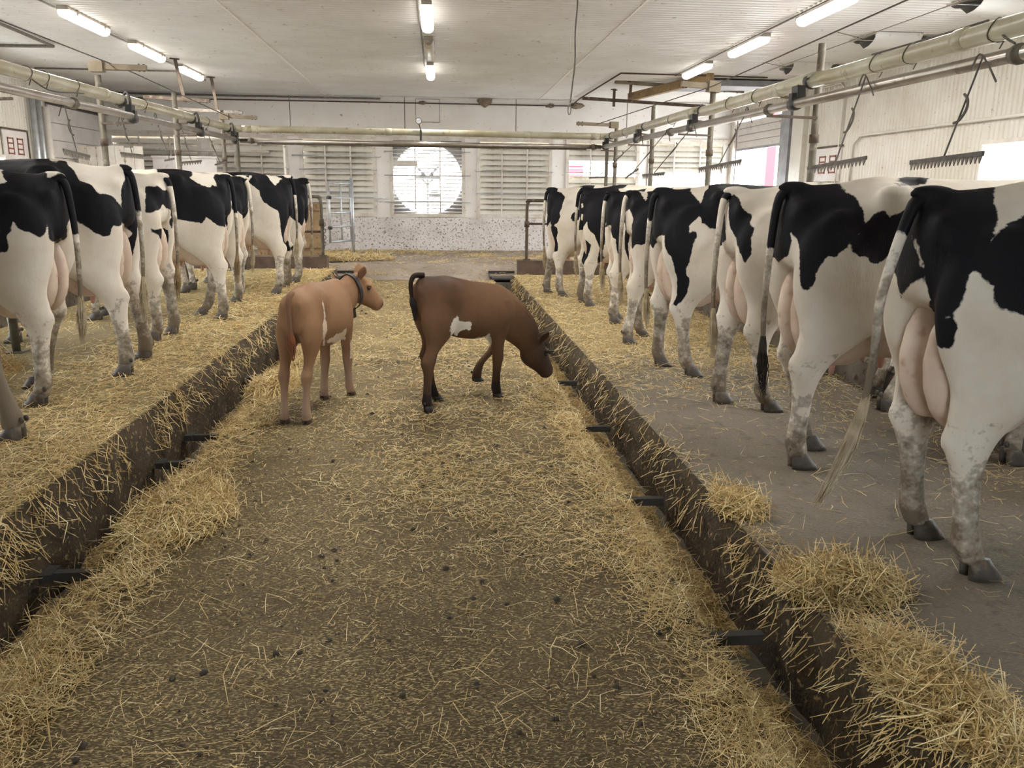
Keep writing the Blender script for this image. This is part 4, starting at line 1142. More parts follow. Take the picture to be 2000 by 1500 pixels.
COATS = {}
COATS = {
'R1': ([[(-0.537,1.298),(-0.512,1.349),(-0.411,1.395),(-0.388,1.424),(-0.362,1.449),(-0.307,1.482),(-0.253,1.475),(-0.225,1.483),(-0.172,1.492),(-0.135,1.482),(-0.096,1.463),(-0.05,1.442),(-0.025,1.418),(-0.012,1.38),(0.018,1.362),(0.034,1.312),(0.038,1.277),(0.028,1.245),(0.038,1.259),(0.053,1.295),(0.07,1.313),(0.1,1.326),(0.127,1.345),(0.179,1.368),(0.192,1.328),(0.204,1.289),(0.214,1.249),(0.223,1.209),(0.231,1.168),(0.24,1.128),(0.249,1.088),(0.257,1.048),(0.265,1.007),(0.204,1.016),(0.177,1.025),(0.109,1.038),(0.092,1.061),(0.081,1.11),(0.057,1.114),(0.024,1.141),(-0.003,1.163),(-0.028,1.153),(-0.027,1.103),(-0.039,1.051),(-0.056,1.018),(-0.095,0.994),(-0.059,1.003),(-0.04,0.971),(-0.046,0.913),(-0.08,0.885),(-0.116,0.884),(-0.236,0.906),(-0.244,0.966),(-0.204,1.046),(-0.221,1.102),(-0.235,1.126),(-0.297,1.101),(-0.396,1.023),(-0.425,1.106),(-0.518,1.171),(-0.503,1.238)]], [[(-0.339,1.265),(-0.311,1.257),(-0.272,1.211),(-0.243,1.159),(-0.263,1.168),(-0.303,1.218)]]),
'R2': ([[(-0.421,1.407),(-0.399,1.443),(-0.374,1.463),(-0.29,1.489),(-0.228,1.514),(-0.174,1.517),(-0.138,1.501),(-0.09,1.476),(-0.021,1.456),(0.017,1.433),(0.087,1.416),(0.147,1.382),(0.174,1.353),(0.209,1.329),(0.219,1.295),(0.219,1.246),(0.196,1.188),(0.172,1.181),(0.147,1.149),(0.114,1.124),(0.07,1.114),(0.044,1.094),(0.032,1.064),(0.007,1.029),(0.022,1.009),(0.008,0.974),(-0.035,0.947),(-0.079,0.96),(-0.094,1.014),(-0.105,1.076),(-0.123,1.137),(-0.167,1.19),(-0.221,1.223),(-0.207,1.178),(-0.228,1.116),(-0.28,1.087),(-0.359,1.063),(-0.45,1.088),(-0.498,1.166),(-0.463,1.25),(-0.484,1.329)],[(0.205,1.237),(0.235,1.281),(0.274,1.32),(0.295,1.335),(0.332,1.331),(0.365,1.304),(0.406,1.322),(0.447,1.356),(0.501,1.269),(0.49,1.17),(0.395,1.125),(0.361,1.105),(0.334,1.081),(0.293,1.091),(0.284,1.115),(0.239,1.116),(0.197,1.14),(0.172,1.181)],[(0.283,1.492),(0.336,1.506),(0.424,1.52),(0.46,1.465),(0.392,1.456),(0.336,1.463)]], []),
'R3': ([[(-0.327,1.393),(-0.257,1.407),(-0.205,1.375),(-0.135,1.313),(-0.096,1.301),(-0.065,1.283),(-0.048,1.227),(-0.007,1.197),(-0.007,1.16),(-0.026,1.166),(-0.001,1.098),(0.004,1.048),(-0.041,0.98),(-0.078,1.033),(-0.169,1.136),(-0.234,1.191),(-0.279,1.254),(-0.295,1.33)],[(-0.463,1.288),(-0.354,1.297),(-0.325,1.21),(-0.301,1.123),(-0.429,1.075),(-0.493,1.071),(-0.44,1.183)],[(-0.422,1.386),(-0.358,1.393),(-0.331,1.361),(-0.415,1.308),(-0.422,1.249),(-0.488,1.255)]], []),
'R4': ([[(-0.482,1.195),(-0.495,1.298),(-0.415,1.401),(-0.337,1.448),(-0.282,1.491),(-0.206,1.511),(-0.143,1.496),(-0.098,1.474),(-0.058,1.451),(0.037,1.397),(0.117,1.36),(0.163,1.337),(0.179,1.292),(0.184,1.239),(0.151,1.209),(0.126,1.179),(0.13,1.111),(0.153,1.138),(0.189,1.127),(0.199,1.096),(0.179,1.043),(0.174,0.975),(0.152,0.882),(0.13,0.859),(0.144,0.804),(0.168,0.789),(0.163,0.734),(0.134,0.646),(0.086,0.597),(0.034,0.571),(-0.002,0.576),(0.039,0.65),(0.047,0.754),(0.026,0.856),(-0.008,0.94),(-0.055,0.97),(-0.097,1.022),(-0.112,1.098),(-0.187,1.103),(-0.407,1.018),(-0.434,0.985),(-0.525,1.03)],[(0.025,1.545),(0.047,1.506),(0.126,1.456),(0.139,1.413),(0.159,1.345),(0.164,1.3),(0.188,1.239),(0.212,1.194),(0.257,1.18),(0.294,1.15),(0.343,1.15),(0.497,1.212),(0.561,1.253),(0.636,1.294),(0.711,1.335),(0.813,1.374),(0.898,1.413),(0.849,1.539),(0.751,1.563),(0.655,1.588),(0.549,1.613),(0.424,1.609),(0.301,1.606),(0.217,1.585),(0.121,1.565)]], []),
'R5': ([[(-0.476,1.191),(-0.394,1.391),(-0.331,1.47),(-0.206,1.534),(-0.078,1.539),(0.053,1.545),(0.147,1.425),(0.258,1.308),(0.289,1.192),(0.309,1.074),(0.329,0.956),(0.217,0.956),(0.086,0.955),(0.018,0.946),(-0.061,0.948),(-0.12,0.902),(-0.187,1.079),(-0.169,1.182),(-0.239,1.267),(-0.389,1.232),(-0.33,1.098),(-0.407,0.938),(-0.414,0.779),(-0.493,0.708),(-0.495,0.825),(-0.473,0.944),(-0.445,1.111)]], [[(-0.335,1.458),(-0.272,1.506),(-0.206,1.53),(-0.184,1.471),(-0.102,1.401),(-0.053,1.363),(-0.064,1.339),(-0.133,1.385),(-0.231,1.448),(-0.3,1.435)]]),
'R6': ([[(-0.44,1.36),(-0.357,1.46),(-0.265,1.498),(-0.095,1.508),(0.063,1.501),(0.203,1.372),(0.259,1.246),(0.275,1.118),(0.293,0.991),(0.177,1.053),(0.039,1.114),(0.043,0.961),(0.029,0.807),(-0.013,0.75),(-0.035,0.924),(-0.096,0.949),(-0.2,1.072),(-0.495,1.042),(-0.411,1.121),(-0.49,1.231)]], []),
'R7': ([[(-0.479,1.329),(-0.376,1.414),(-0.303,1.488),(-0.181,1.541),(-0.015,1.558),(0.24,1.546),(0.511,1.338),(0.365,1.131),(0.232,1.068),(0.232,0.819),(0.149,0.548),(0.109,0.419),(0.086,0.547),(0.158,0.744),(0.089,0.901),(-0.027,0.982),(-0.05,1.065),(-0.125,1.0),(-0.496,0.942),(-0.425,1.171)],[(-0.093,0.844),(0.029,0.784),(-0.04,0.644),(-0.114,0.536),(-0.429,0.528),(-0.406,0.682)]], [[(-0.259,1.279),(-0.203,1.29),(-0.197,1.249),(-0.244,1.227)],[(-0.245,1.154),(-0.182,1.155),(-0.231,1.08),(-0.314,1.078)]]),
'R8': ([[(-0.521,1.329),(-0.429,1.41),(-0.358,1.48),(-0.24,1.532),(-0.186,1.487),(-0.151,1.435),(-0.045,1.413),(0.085,1.334),(0.071,1.243),(0.053,1.152),(0.079,1.096),(0.03,1.004),(-0.028,0.981),(0.034,0.947),(0.05,0.879),(0.01,0.82),(0.037,0.717),(0.03,0.63),(-0.07,0.62),(-0.373,0.729),(-0.09,0.979),(-0.337,1.063),(-0.516,0.916),(-0.472,1.202)],[(0.311,1.195),(0.248,1.143),(0.23,1.086),(0.276,1.03),(0.328,1.053),(0.448,1.076),(0.445,1.19)],[(0.139,1.495),(0.215,1.532),(0.335,1.522),(0.412,1.462),(0.331,1.46)]], []),
'L1': ([[(0.23,1.291),(0.106,1.321),(0.047,1.336),(0.06,1.357),(0.036,1.393),(-0.003,1.412),(-0.046,1.418),(-0.094,1.402),(-0.217,1.413),(-0.234,1.4),(-0.223,1.36),(-0.278,1.373),(-0.297,1.388),(-0.35,1.389),(-0.405,1.338),(-0.483,1.264),(-0.473,1.196),(-0.444,1.146),(-0.425,1.171),(-0.409,1.146),(-0.324,1.074),(-0.347,0.982),(-0.268,1.0),(-0.31,0.97),(-0.274,0.968),(-0.11,1.003),(-0.123,1.104),(-0.073,1.022),(-0.037,1.014),(-0.009,1.035),(0.028,1.05),(0.078,1.059),(0.1,1.094),(0.111,1.123),(0.139,1.059),(0.166,1.03),(0.167,0.966),(0.187,0.936),(0.222,0.933),(0.302,0.941),(0.289,1.011),(0.275,1.081),(0.263,1.151),(0.25,1.221)],[(-0.294,0.885),(-0.321,0.858),(-0.328,0.799),(-0.318,0.762),(-0.296,0.8),(-0.13,0.875)]], []),
'L2': ([[(0.54,1.517),(0.446,1.516),(0.352,1.515),(0.247,1.515),(0.19,1.509),(0.245,1.475),(0.163,1.489),(0.099,1.494),(0.123,1.463),(0.11,1.41),(0.106,1.353),(0.073,1.345),(0.039,1.325),(0.035,1.285),(0.004,1.268),(-0.04,1.274),(-0.102,1.251),(-0.15,1.216),(-0.185,1.175),(-0.198,1.074),(-0.091,1.046),(-0.042,1.049),(-0.009,0.998),(0.045,0.975),(0.106,0.999),(0.144,1.033),(0.19,1.067),(0.281,1.112),(0.352,1.111),(0.428,1.111),(0.504,1.11),(0.58,1.11),(0.663,1.11),(0.75,1.11),(0.728,1.19),(0.704,1.27),(0.675,1.35),(0.623,1.431)],[(-0.259,1.463),(-0.303,1.493),(-0.361,1.509),(-0.403,1.498),(-0.458,1.478),(-0.517,1.426),(-0.622,1.362),(-0.583,1.252),(-0.566,1.166),(-0.593,1.07),(-0.566,0.988),(-0.523,1.039),(-0.476,1.059),(-0.444,0.979),(-0.425,0.897),(-0.41,0.808),(-0.378,0.854),(-0.344,0.924),(-0.344,0.949),(-0.391,0.967),(-0.4,0.986),(-0.339,1.018),(-0.19,1.062),(-0.179,1.17),(-0.191,1.216),(-0.188,1.263),(-0.21,1.316),(-0.284,1.375),(-0.287,1.417)]], []),
'L3': ([[(-0.177,1.327),(-0.233,1.293),(-0.328,1.307),(-0.377,1.259),(-0.417,1.21),(-0.473,1.294),(-0.458,1.377),(-0.494,1.405),(-0.547,1.365),(-0.585,1.232),(-0.592,1.067),(-0.545,1.116),(-0.467,1.175),(-0.511,1.116),(-0.482,1.045),(-0.44,0.968),(-0.409,1.011),(-0.409,1.04),(-0.46,1.06),(-0.378,1.133),(-0.281,1.142),(-0.214,1.177),(-0.137,1.13),(0.026,1.111),(-0.008,1.218),(-0.067,1.325)],[(-0.093,0.975),(-0.349,0.973),(-0.397,0.947),(-0.398,0.846),(-0.371,0.806),(-0.132,0.87),(-0.092,0.92),(-0.004,0.949),(-0.008,0.976)]], []),
'L4': ([[(0.356,1.524),(0.203,1.522),(0.164,1.535),(0.041,1.528),(0.037,1.48),(0.146,1.414),(0.106,1.383),(0.049,1.344),(-0.031,1.329),(-0.064,1.353),(-0.115,1.325),(-0.129,1.393),(-0.136,1.426),(-0.19,1.459),(-0.261,1.458),(-0.339,1.461),(-0.38,1.421),(-0.521,1.341),(-0.505,1.209),(-0.521,1.108),(-0.388,1.192),(-0.356,1.209),(-0.414,1.058),(-0.384,1.042),(-0.386,0.864),(-0.361,0.907),(-0.027,0.947),(0.06,0.995),(0.12,1.039),(0.148,0.995),(0.172,0.971),(0.22,0.987),(0.266,0.995),(0.308,1.006),(0.438,1.011),(0.592,1.016),(0.57,1.142),(0.545,1.268),(0.503,1.394)]], []),
'L5': ([[(-0.153,1.48),(-0.26,1.454),(-0.353,1.4),(-0.505,1.318),(-0.484,1.252),(-0.466,1.062),(-0.408,1.006),(-0.373,0.973),(-0.103,1.033),(-0.054,1.061),(0.034,1.088),(0.167,1.106),(0.153,1.241),(0.104,1.376)]], []),
'L6': ([[(0.85,1.592),(0.685,1.59),(0.535,1.586),(0.41,1.598),(0.169,1.555),(0.077,1.567),(-0.06,1.548),(-0.162,1.539),(-0.215,1.493),(-0.252,1.463),(-0.303,1.464),(-0.356,1.511),(-0.438,1.476),(-0.551,1.368),(-0.553,1.295),(-0.593,1.082),(-0.589,0.954),(-0.548,0.975),(-0.546,1.039),(-0.518,0.921),(-0.403,0.987),(-0.385,0.869),(-0.399,0.706),(-0.475,0.519),(-0.415,0.51),(0.005,0.636),(0.054,0.782),(0.063,0.905),(0.072,1.048),(0.173,1.109),(0.246,1.159),(0.269,1.239),(0.283,1.3),(0.372,1.359),(0.426,1.419),(0.337,1.491),(0.344,1.496),(0.472,1.428),(0.499,1.499),(0.642,1.559)],[(-0.471,0.563),(-0.553,0.605),(-0.592,0.506),(-0.567,0.461),(-0.533,0.483)]], [[(-0.015,1.507),(-0.106,1.513),(-0.133,1.477),(-0.175,1.452),(-0.086,1.41),(-0.001,1.368),(0.022,1.424)]]),
'CA': ([[(0.226,0.817),(0.24,0.746),(0.253,0.685),(0.287,0.631),(0.25,0.576),(0.31,0.481),(0.275,0.486),(0.201,0.585),(0.202,0.657),(0.238,0.711),(0.208,0.796)],[(0.296,0.528),(0.426,0.548),(0.515,0.547),(0.608,0.572),(0.702,0.462),(0.559,0.459),(0.329,0.501)],[(0.755,0.45),(0.803,0.442),(0.786,0.309),(0.76,0.312)]], []),
'CB': ([[(0.194,0.562),(0.203,0.613),(0.246,0.677),(0.266,0.635),(0.305,0.636),(0.363,0.62),(0.344,0.565),(0.276,0.564),(0.192,0.51)],[(0.365,0.498),(0.431,0.501),(0.488,0.528),(0.378,0.379),(0.314,0.399)]], []),
'L0': ([[(-0.6,0.95),(0.2,0.75),(0.5,0.9),(1.2,1.2),(1.2,1.6),(-0.6,1.6)]], []),
'L7': ([[(-0.6,0.85),(-0.1,0.8),(0.3,1.0),(0.3,1.6),(-0.6,1.6)]], []),
}

def cow(key, label, X, Yc, side, sc, yaw=0.0, hind=None, tail=None, tail_t=0.5, hair='hair_pale', udder=1.0, switch=None, width=1.0, grime=(0.06, 0.20)):
    zp = ZR if side > 0 else ZL
    rot = yaw if side > 0 else math.pi+yaw
    vis = -1 if side > 0 else 1
    rng = np.random.default_rng(abs(hash(key)) % 1000 if False else sum(map(ord, key)))
    root = empty('dairy_cow', (X, Yc, zp), rot); tag(root, label, 'cow', 'black and white cows in the %s row' % ('right' if side > 0 else 'left'))
    ca, sa = math.cos(-rot), math.sin(-rot)
    def loc(wx, wy):
        dx, dy = wx-X, wy-Yc
        return dx*ca-dy*sa, dx*sa+dy*ca
    m = MB()
    W = width
    trunk(m, [(x*sc, [(y*sc*W, z*sc) for (y, z) in h]) for x, h in COW_ST])
    for s in (-1, 1):
        ellipsoid(m, (0.41*sc, s*0.228*sc*W, 1.385*sc), (.10*sc, .05*sc, .05*sc))
        ellipsoid(m, (0.46*sc, s*0.222*sc*W, 1.32*sc), (.09*sc, .045*sc, .11*sc))          # hook bones
        ellipsoid(m, (0.01*sc, s*0.10*sc*W, 1.275*sc), (.06*sc, .04*sc, .08*sc))         # pin bones
        ellipsoid(m, (0.20*sc, s*0.19*sc*W, 1.20*sc), (.15*sc, .045*sc, .12*sc))             # thurl
    ellipsoid(m, (0.0, 0, 1.415*sc), (.09*sc, .04*sc, .035*sc))                              # tail head
    defh = {1: (0.155*sc, 0.163*sc), -1: (0.155*sc, -0.163*sc)}
    hoofs = []
    hind = hind or {}
    for s in (-1, 1):
        near = (s == vis)
        tgt = hind.get('near' if near else 'far')
        if tgt is not None:
            lx, ly = loc(*tgt); lx -= 0.02
            dx, dy = lx-defh[s][0], ly-defh[s][1]
        else:
            dx, dy = rng.uniform(-.05, .06), rng.uniform(-.02, .02)
        leg(m, HIND, s, dx, dy, 1.05, sc)
        hoofs.append((defh[s][0]+dx, defh[s][1]+dy))
        hw_ = ((1.05-.54)/1.05)**1.25
        ellipsoid(m, (0.045*sc+dx*hw_, s*0.170*sc+dy*hw_, 0.545*sc), (.042*sc, .034*sc, .060*sc))      # point of hock
        hk = ((1.05-.63)/1.05)**1.25
        loft(m, [ell_ring((xx*sc+dx*((1.05-zz)/1.05)**1.25, s*.172*sc+dy*((1.05-zz)/1.05)**1.25, zz*sc), (.022*sc, 0, 0), (0, .026*sc, 0), 10) for zz, xx in ((.80, .055), (.70, .058), (.62, .048), (.56, .038))])
        fx, fy = rng.uniform(-.20, -.10), rng.uniform(-.02, .02)
        tg = hind.get('fnear' if near else 'ffar')
        if tg is not None:
            lx, ly = loc(*tg); fx, fy = lx-FHX*sc, ly-s*0.165*sc
        leg(m, FORE, s, fx, fy, 0.95, sc)
        hoofs.append((FHX*sc+fx, s*0.165*sc+fy))
    rings = []
    for i, (x, z, b, a) in enumerate(NECK):
        j0, j1 = NECK[max(i-1, 0)], NECK[min(i+1, len(NECK)-1)]
        d = np.array([j1[0]-j0[0], 0, j1[1]-j0[1]]); d /= np.linalg.norm(d); u = np.array([-d[2], 0, d[0]])
        rings.append(ell_ring((x*sc, 0, z*sc), u*a*sc, (0, b*sc, 0)))
    loft(m, crom(rings, 2))
    for s in (-1, 1):
        loft(m, [ell_ring((_cx(2.20)*sc-.02*k, s*(0.07+0.05*k)*sc, (1.10-0.005*k)*sc), (0, 0, r*sc), (r*0.6*sc, 0, 0), 10) for k, r in enumerate((.03, .042, .045, .035, .02))])
    me = remesh(m, 'body', 0.0165, 9)
    co = coords(me)
    u = co[:, 0]+(vis*co[:, 1]-0.28)
    uv = np.column_stack([u, co[:, 2]])
    black, white = COATS.get(key, ([], []))
    head = [[(1.22, .75), (1.30, 1.2), (1.36, 1.7), (3.2, 1.7), (3.2, .4), (1.6, .4)]]
    set_attr(me, 'patch', coat_sdf(uv, list(black)+head, white))
    far_leg = np.clip((0.72-co[:, 2])/0.3, 0, 1)*(co[:, 0] < 0.6)*np.where(vis*co[:, 1] < -0.03, grime[1], grime[0])
    set_attr(me, 'grime', far_leg)
    me.materials.append(MT['coat'])
    body = bpy.data.objects.new('body', me); COL.objects.link(body); body.parent = root
    for (hx, hy) in hoofs: hoof_mesh(root, hx, hy, 0.0, sc)
    # udder
    if udder > 0:
        q = udder; mu = MB()
        for s in (-1, 1):
            ellipsoid(mu, (0.165*sc, s*0.080*sc, 0.81*sc), (.165*sc*q, .086*sc*q, .27*sc*q))
            ellipsoid(mu, (0.27*sc, s*0.088*sc, 0.69*sc), (.18*sc*q, .098*sc*q, .17*sc*q))
            ellipsoid(mu, (0.50*sc, s*0.09*sc, 0.70*sc), (.22*sc*q, .105*sc*q, .14*sc*q))
        ellipsoid(mu, (0.72*sc, 0, 0.68*sc), (.18*sc*q, .12*sc*q, .06*sc*q))
        mue = remesh(mu, 'udder', 0.016, 3); mue.materials.append(MT['udder'])
        uo = bpy.data.objects.new('udder', mue); COL.objects.link(uo); uo.parent = root
        uo['label'] = 'pink swollen udder'
        for tx in (0.24, 0.50):
            for s in (-1, 1):
                z0 = (0.545 if tx < 0.4 else 0.575)*sc
                mt = MB(); loft(mt, [ell_ring((tx*sc, s*0.095*sc, z0-dz*sc), (r*sc, 0, 0), (0, r*sc, 0), 10) for dz, r in ((-.04, .024), (0.0, .02), (.03, .016), (.055, .013), (.062, .006))])
                mt.build('teat', MT['teat'], uo, True, world_coords=False)
    # tail
    tp = tail or [(-.10, 0.0, 1.05), (-.10, .01, .80), (-.09, .01, .62)]
    P = [(0.05, 0, 1.405), (-.035, 0, 1.395), (-.078, 0, 1.33)]+tp
    P = [tuple(c*sc for c in p) for p in P]
    n0 = len(P); path = smooth_path(P, 5)
    r = [0.013+0.019*max(0, 1-k/(len(path)-1)*1.05)**1.3 for k in range(len(path))]
    mt = MB(); mt.tube(path, r, 10)
    to = mt.build('tail', MT['coat'], root, True, world_coords=False)
    tt = np.repeat(np.arange(len(path))/(len(path)-1), 10)
    set_attr(to.data, 'patch', (tail_t-tt)*0.9)
    set_attr(to.data, 'grime', np.where(tt > tail_t, 0.35+0.5*tt, 0))
    sw = switch or [(tp[-1][0]+.01, tp[-1][1], tp[-1][2]-.15), (tp[-1][0]+.02, tp[-1][1], tp[-1][2]-.30)]
    S = [tp[-2], tp[-1]]+list(sw)
    S = [tuple(c*sc for c in p) for p in S]
    sp = bez(S, 4)[3:]
    so = strands(sp, 0.015, 0.02, 80, 0.0042, rng, 0.03)
    so.build('tail_switch', MT[hair], root, False, world_coords=False)
    return root
cow('R1', 'nearest right cow, black rump, dirty cream tail swinging out over the mat', 1.77, 2.88, 1, 1.00, 0.0, {'near': (2.03, 2.70), 'far': (2.04, 3.08)}, tail_t=0.45, hair='hair_pale',
    tail=[(-.14, .01, 1.05), (-.15, .0, .82), (-.17, .0, .62)], switch=[(-.24, -.02, .42), (-.36, -.06, .22)])
cow('R2', 'second right cow with black rump and white belly, tail black-tipped', 1.80, 4.13, 1, 1.02, 0.0, {'near': (1.90, 3.98), 'far': (2.10, 4.30)}, tail_t=0.55, hair='hair_black')
cow('R3', 'third right cow, mostly white with a narrow black patch on the thigh', 1.90, 5.24, 1, 1.01, 0.0, {'near': (2.2, 5.12), 'far': (1.95, 5.36), 'fnear': (2.98, 5.10), 'ffar': (3.10, 5.45)}, tail_t=0.35)
cow('R4', 'fourth right cow, large black rump with black stripe down the hind leg', 1.74, 6.40, 1, 1.01, 0.0, {'near': (2.0, 6.20), 'far': (1.86, 6.6)}, tail_t=0.5)
cow('R5', 'fifth right cow, black with a white streak on the hip', 1.84, 7.82, 1, 1.0, 0.0, {'near': (1.82, 7.64), 'far': (2.05, 8.05)}, tail_t=0.3)
cow('R6', 'sixth right cow, dark rump half hidden between its neighbours', 1.90, 9.05, 1, 1.0, 0.0, {'near': (1.95, 8.9)}, tail_t=0.4)
cow('R7', 'seventh right cow, black back and pale hind legs', 1.84, 10.45, 1, 1.03, 0.0, {'near': (1.92, 10.3), 'far': (1.9, 10.7)}, tail_t=0.5)
cow('R8', 'farthest right cow, white flank with black rump beside the bent rail', 1.57, 11.53, 1, 1.03, 0.0, {'near': (1.72, 11.32), 'far': (1.57, 11.74)}, tail_t=0.45)
cow('L0', 'nearest left cow, only a dirty hind leg showing at the picture edge', -2.34, 4.16, -1, 1.0, 0.0, {'far': (-2.25, 4.37), 'near': (-2.5, 3.98)}, tail_t=0.6, hair='hair_brown', grime=(0.9, 0.9))
cow('L1', 'second left cow with black upper body, cut by the left edge', -2.33, 5.36, -1, 0.97, 0.0, {'near': (-2.46, 5.10), 'far': (-2.70, 5.6)}, tail_t=0.6)
cow('L2', 'third left cow with broad white back and black thigh patches', -2.25, 6.25, -1, 1.02, 0.0, {'near': (-2.25, 5.95), 'far': (-2.32, 6.56)}, tail_t=0.55)
cow('L3', 'fourth left cow, white with small black spots, thin spotted tail', -2.38, 7.5, -1, 1.0, 0.0, {'near': (-2.5, 7.35), 'far': (-2.46, 7.72)}, tail_t=0.4, hair='hair_brown')
cow('L4', 'fifth left cow, black side band over a white udder', -2.17, 8.80, -1, 1.02, 0.0, {'near': (-2.24, 8.62), 'far': (-2.52, 8.95)}, tail_t=0.6, hair='hair_brown')
cow('L5', 'sixth left cow, nearly hidden, black rump with a white tail', -2.27, 10.0, -1, 1.02, 0.0, {'near': (-2.4, 9.95)}, tail_t=0.3)
cow('L6', 'seventh left cow with black back, white belly and full udder', -1.95, 11.15, -1, 1.04, 0.0, {'near': (-2.09, 10.80), 'far': (-2.10, 11.5)}, tail_t=0.5)
cow('L7', 'farthest left cow, only its black rump and white tail showing', -1.93, 12.35, -1, 1.03, 0.0, None, tail_t=0.35)


# ------------------------------------------------------------------ calves
CALF_ST = [
 (-.03, [(0,.755),(.015,.75),(.03,.735),(.035,.71),(.035,.68),(.03,.66),(.015,.645),(0,.645)]),
 (-.015, [(0,.805),(.022,.795),(.055,.765),(.065,.715),(.065,.665),(.055,.62),(.03,.60),(0,.60)]),
 (.03, [(0,.845),(.028,.832),(.075,.79),(.095,.73),(.10,.67),(.09,.61),(.05,.58),(0,.575)]),
 (.13, [(0,.855),(.03,.842),(.082,.80),(.11,.735),(.12,.65),(.11,.57),(.06,.53),(0,.52)]),
 (.24, [(0,.87),(.038,.858),(.098,.83),(.125,.775),(.122,.65),(.115,.55),(.07,.49),(0,.47)]),
 (.36, [(0,.862),(.036,.845),(.08,.80),(.105,.735),(.125,.63),(.12,.53),(.07,.455),(0,.44)]),
 (.50, [(0,.852),(.034,.835),(.08,.79),(.12,.72),(.142,.62),(.132,.52),(.075,.445),(0,.43)]),
 (.62, [(0,.852),(.03,.835),(.07,.79),(.105,.72),(.128,.62),(.12,.52),(.07,.455),(0,.44)]),
 (.74, [(0,.845),(.026,.83),(.058,.78),(.09,.70),(.108,.61),(.10,.53),(.06,.475),(0,.46)]),
 (.82, [(0,.79),(.026,.775),(.052,.735),(.072,.67),(.08,.60),(.07,.54),(.04,.5),(0,.495)]),
 (.85, [(0,.72),(.015,.715),(.03,.69),(.04,.65),(.045,.6),(.035,.57),(.02,.55),(0,.55)])]
CHIND = [(.78,.12,.075,.05,.035),(.72,.12,.110,.063,.048),(.64,.118,.128,.072,.056),(.56,.118,.126,.076,.056),(.50,.115,.104,.077,.049),(.45,.104,.074,.077,.039),(.40,.085,.051,.076,.031),(.365,.07,.045,.075,.029),(.325,.058,.052,.074,.035),(.29,.058,.044,.073,.032),(.245,.064,.031,.072,.024),(.15,.068,.027,.071,.0225),(.10,.071,.030,.071,.027),(.07,.074,.034,.071,.031),(.05,.082,.032,.071,.029),(.03,.088,.033,.071,.028)]
CFORE = [(.68,.70,.07,.055,.04),(.58,.69,.08,.07,.048),(.49,.685,.062,.072,.043),(.41,.68,.046,.07,.037),(.33,.685,.038,.068,.034),(.285,.688,.040,.067,.036),(.24,.686,.032,.066,.030),(.17,.684,.028,.065,.026),(.10,.685,.032,.065,.029),(.07,.688,.035,.065,.031),(.05,.695,.032,.065,.029),(.03,.70,.034,.065,.029)]
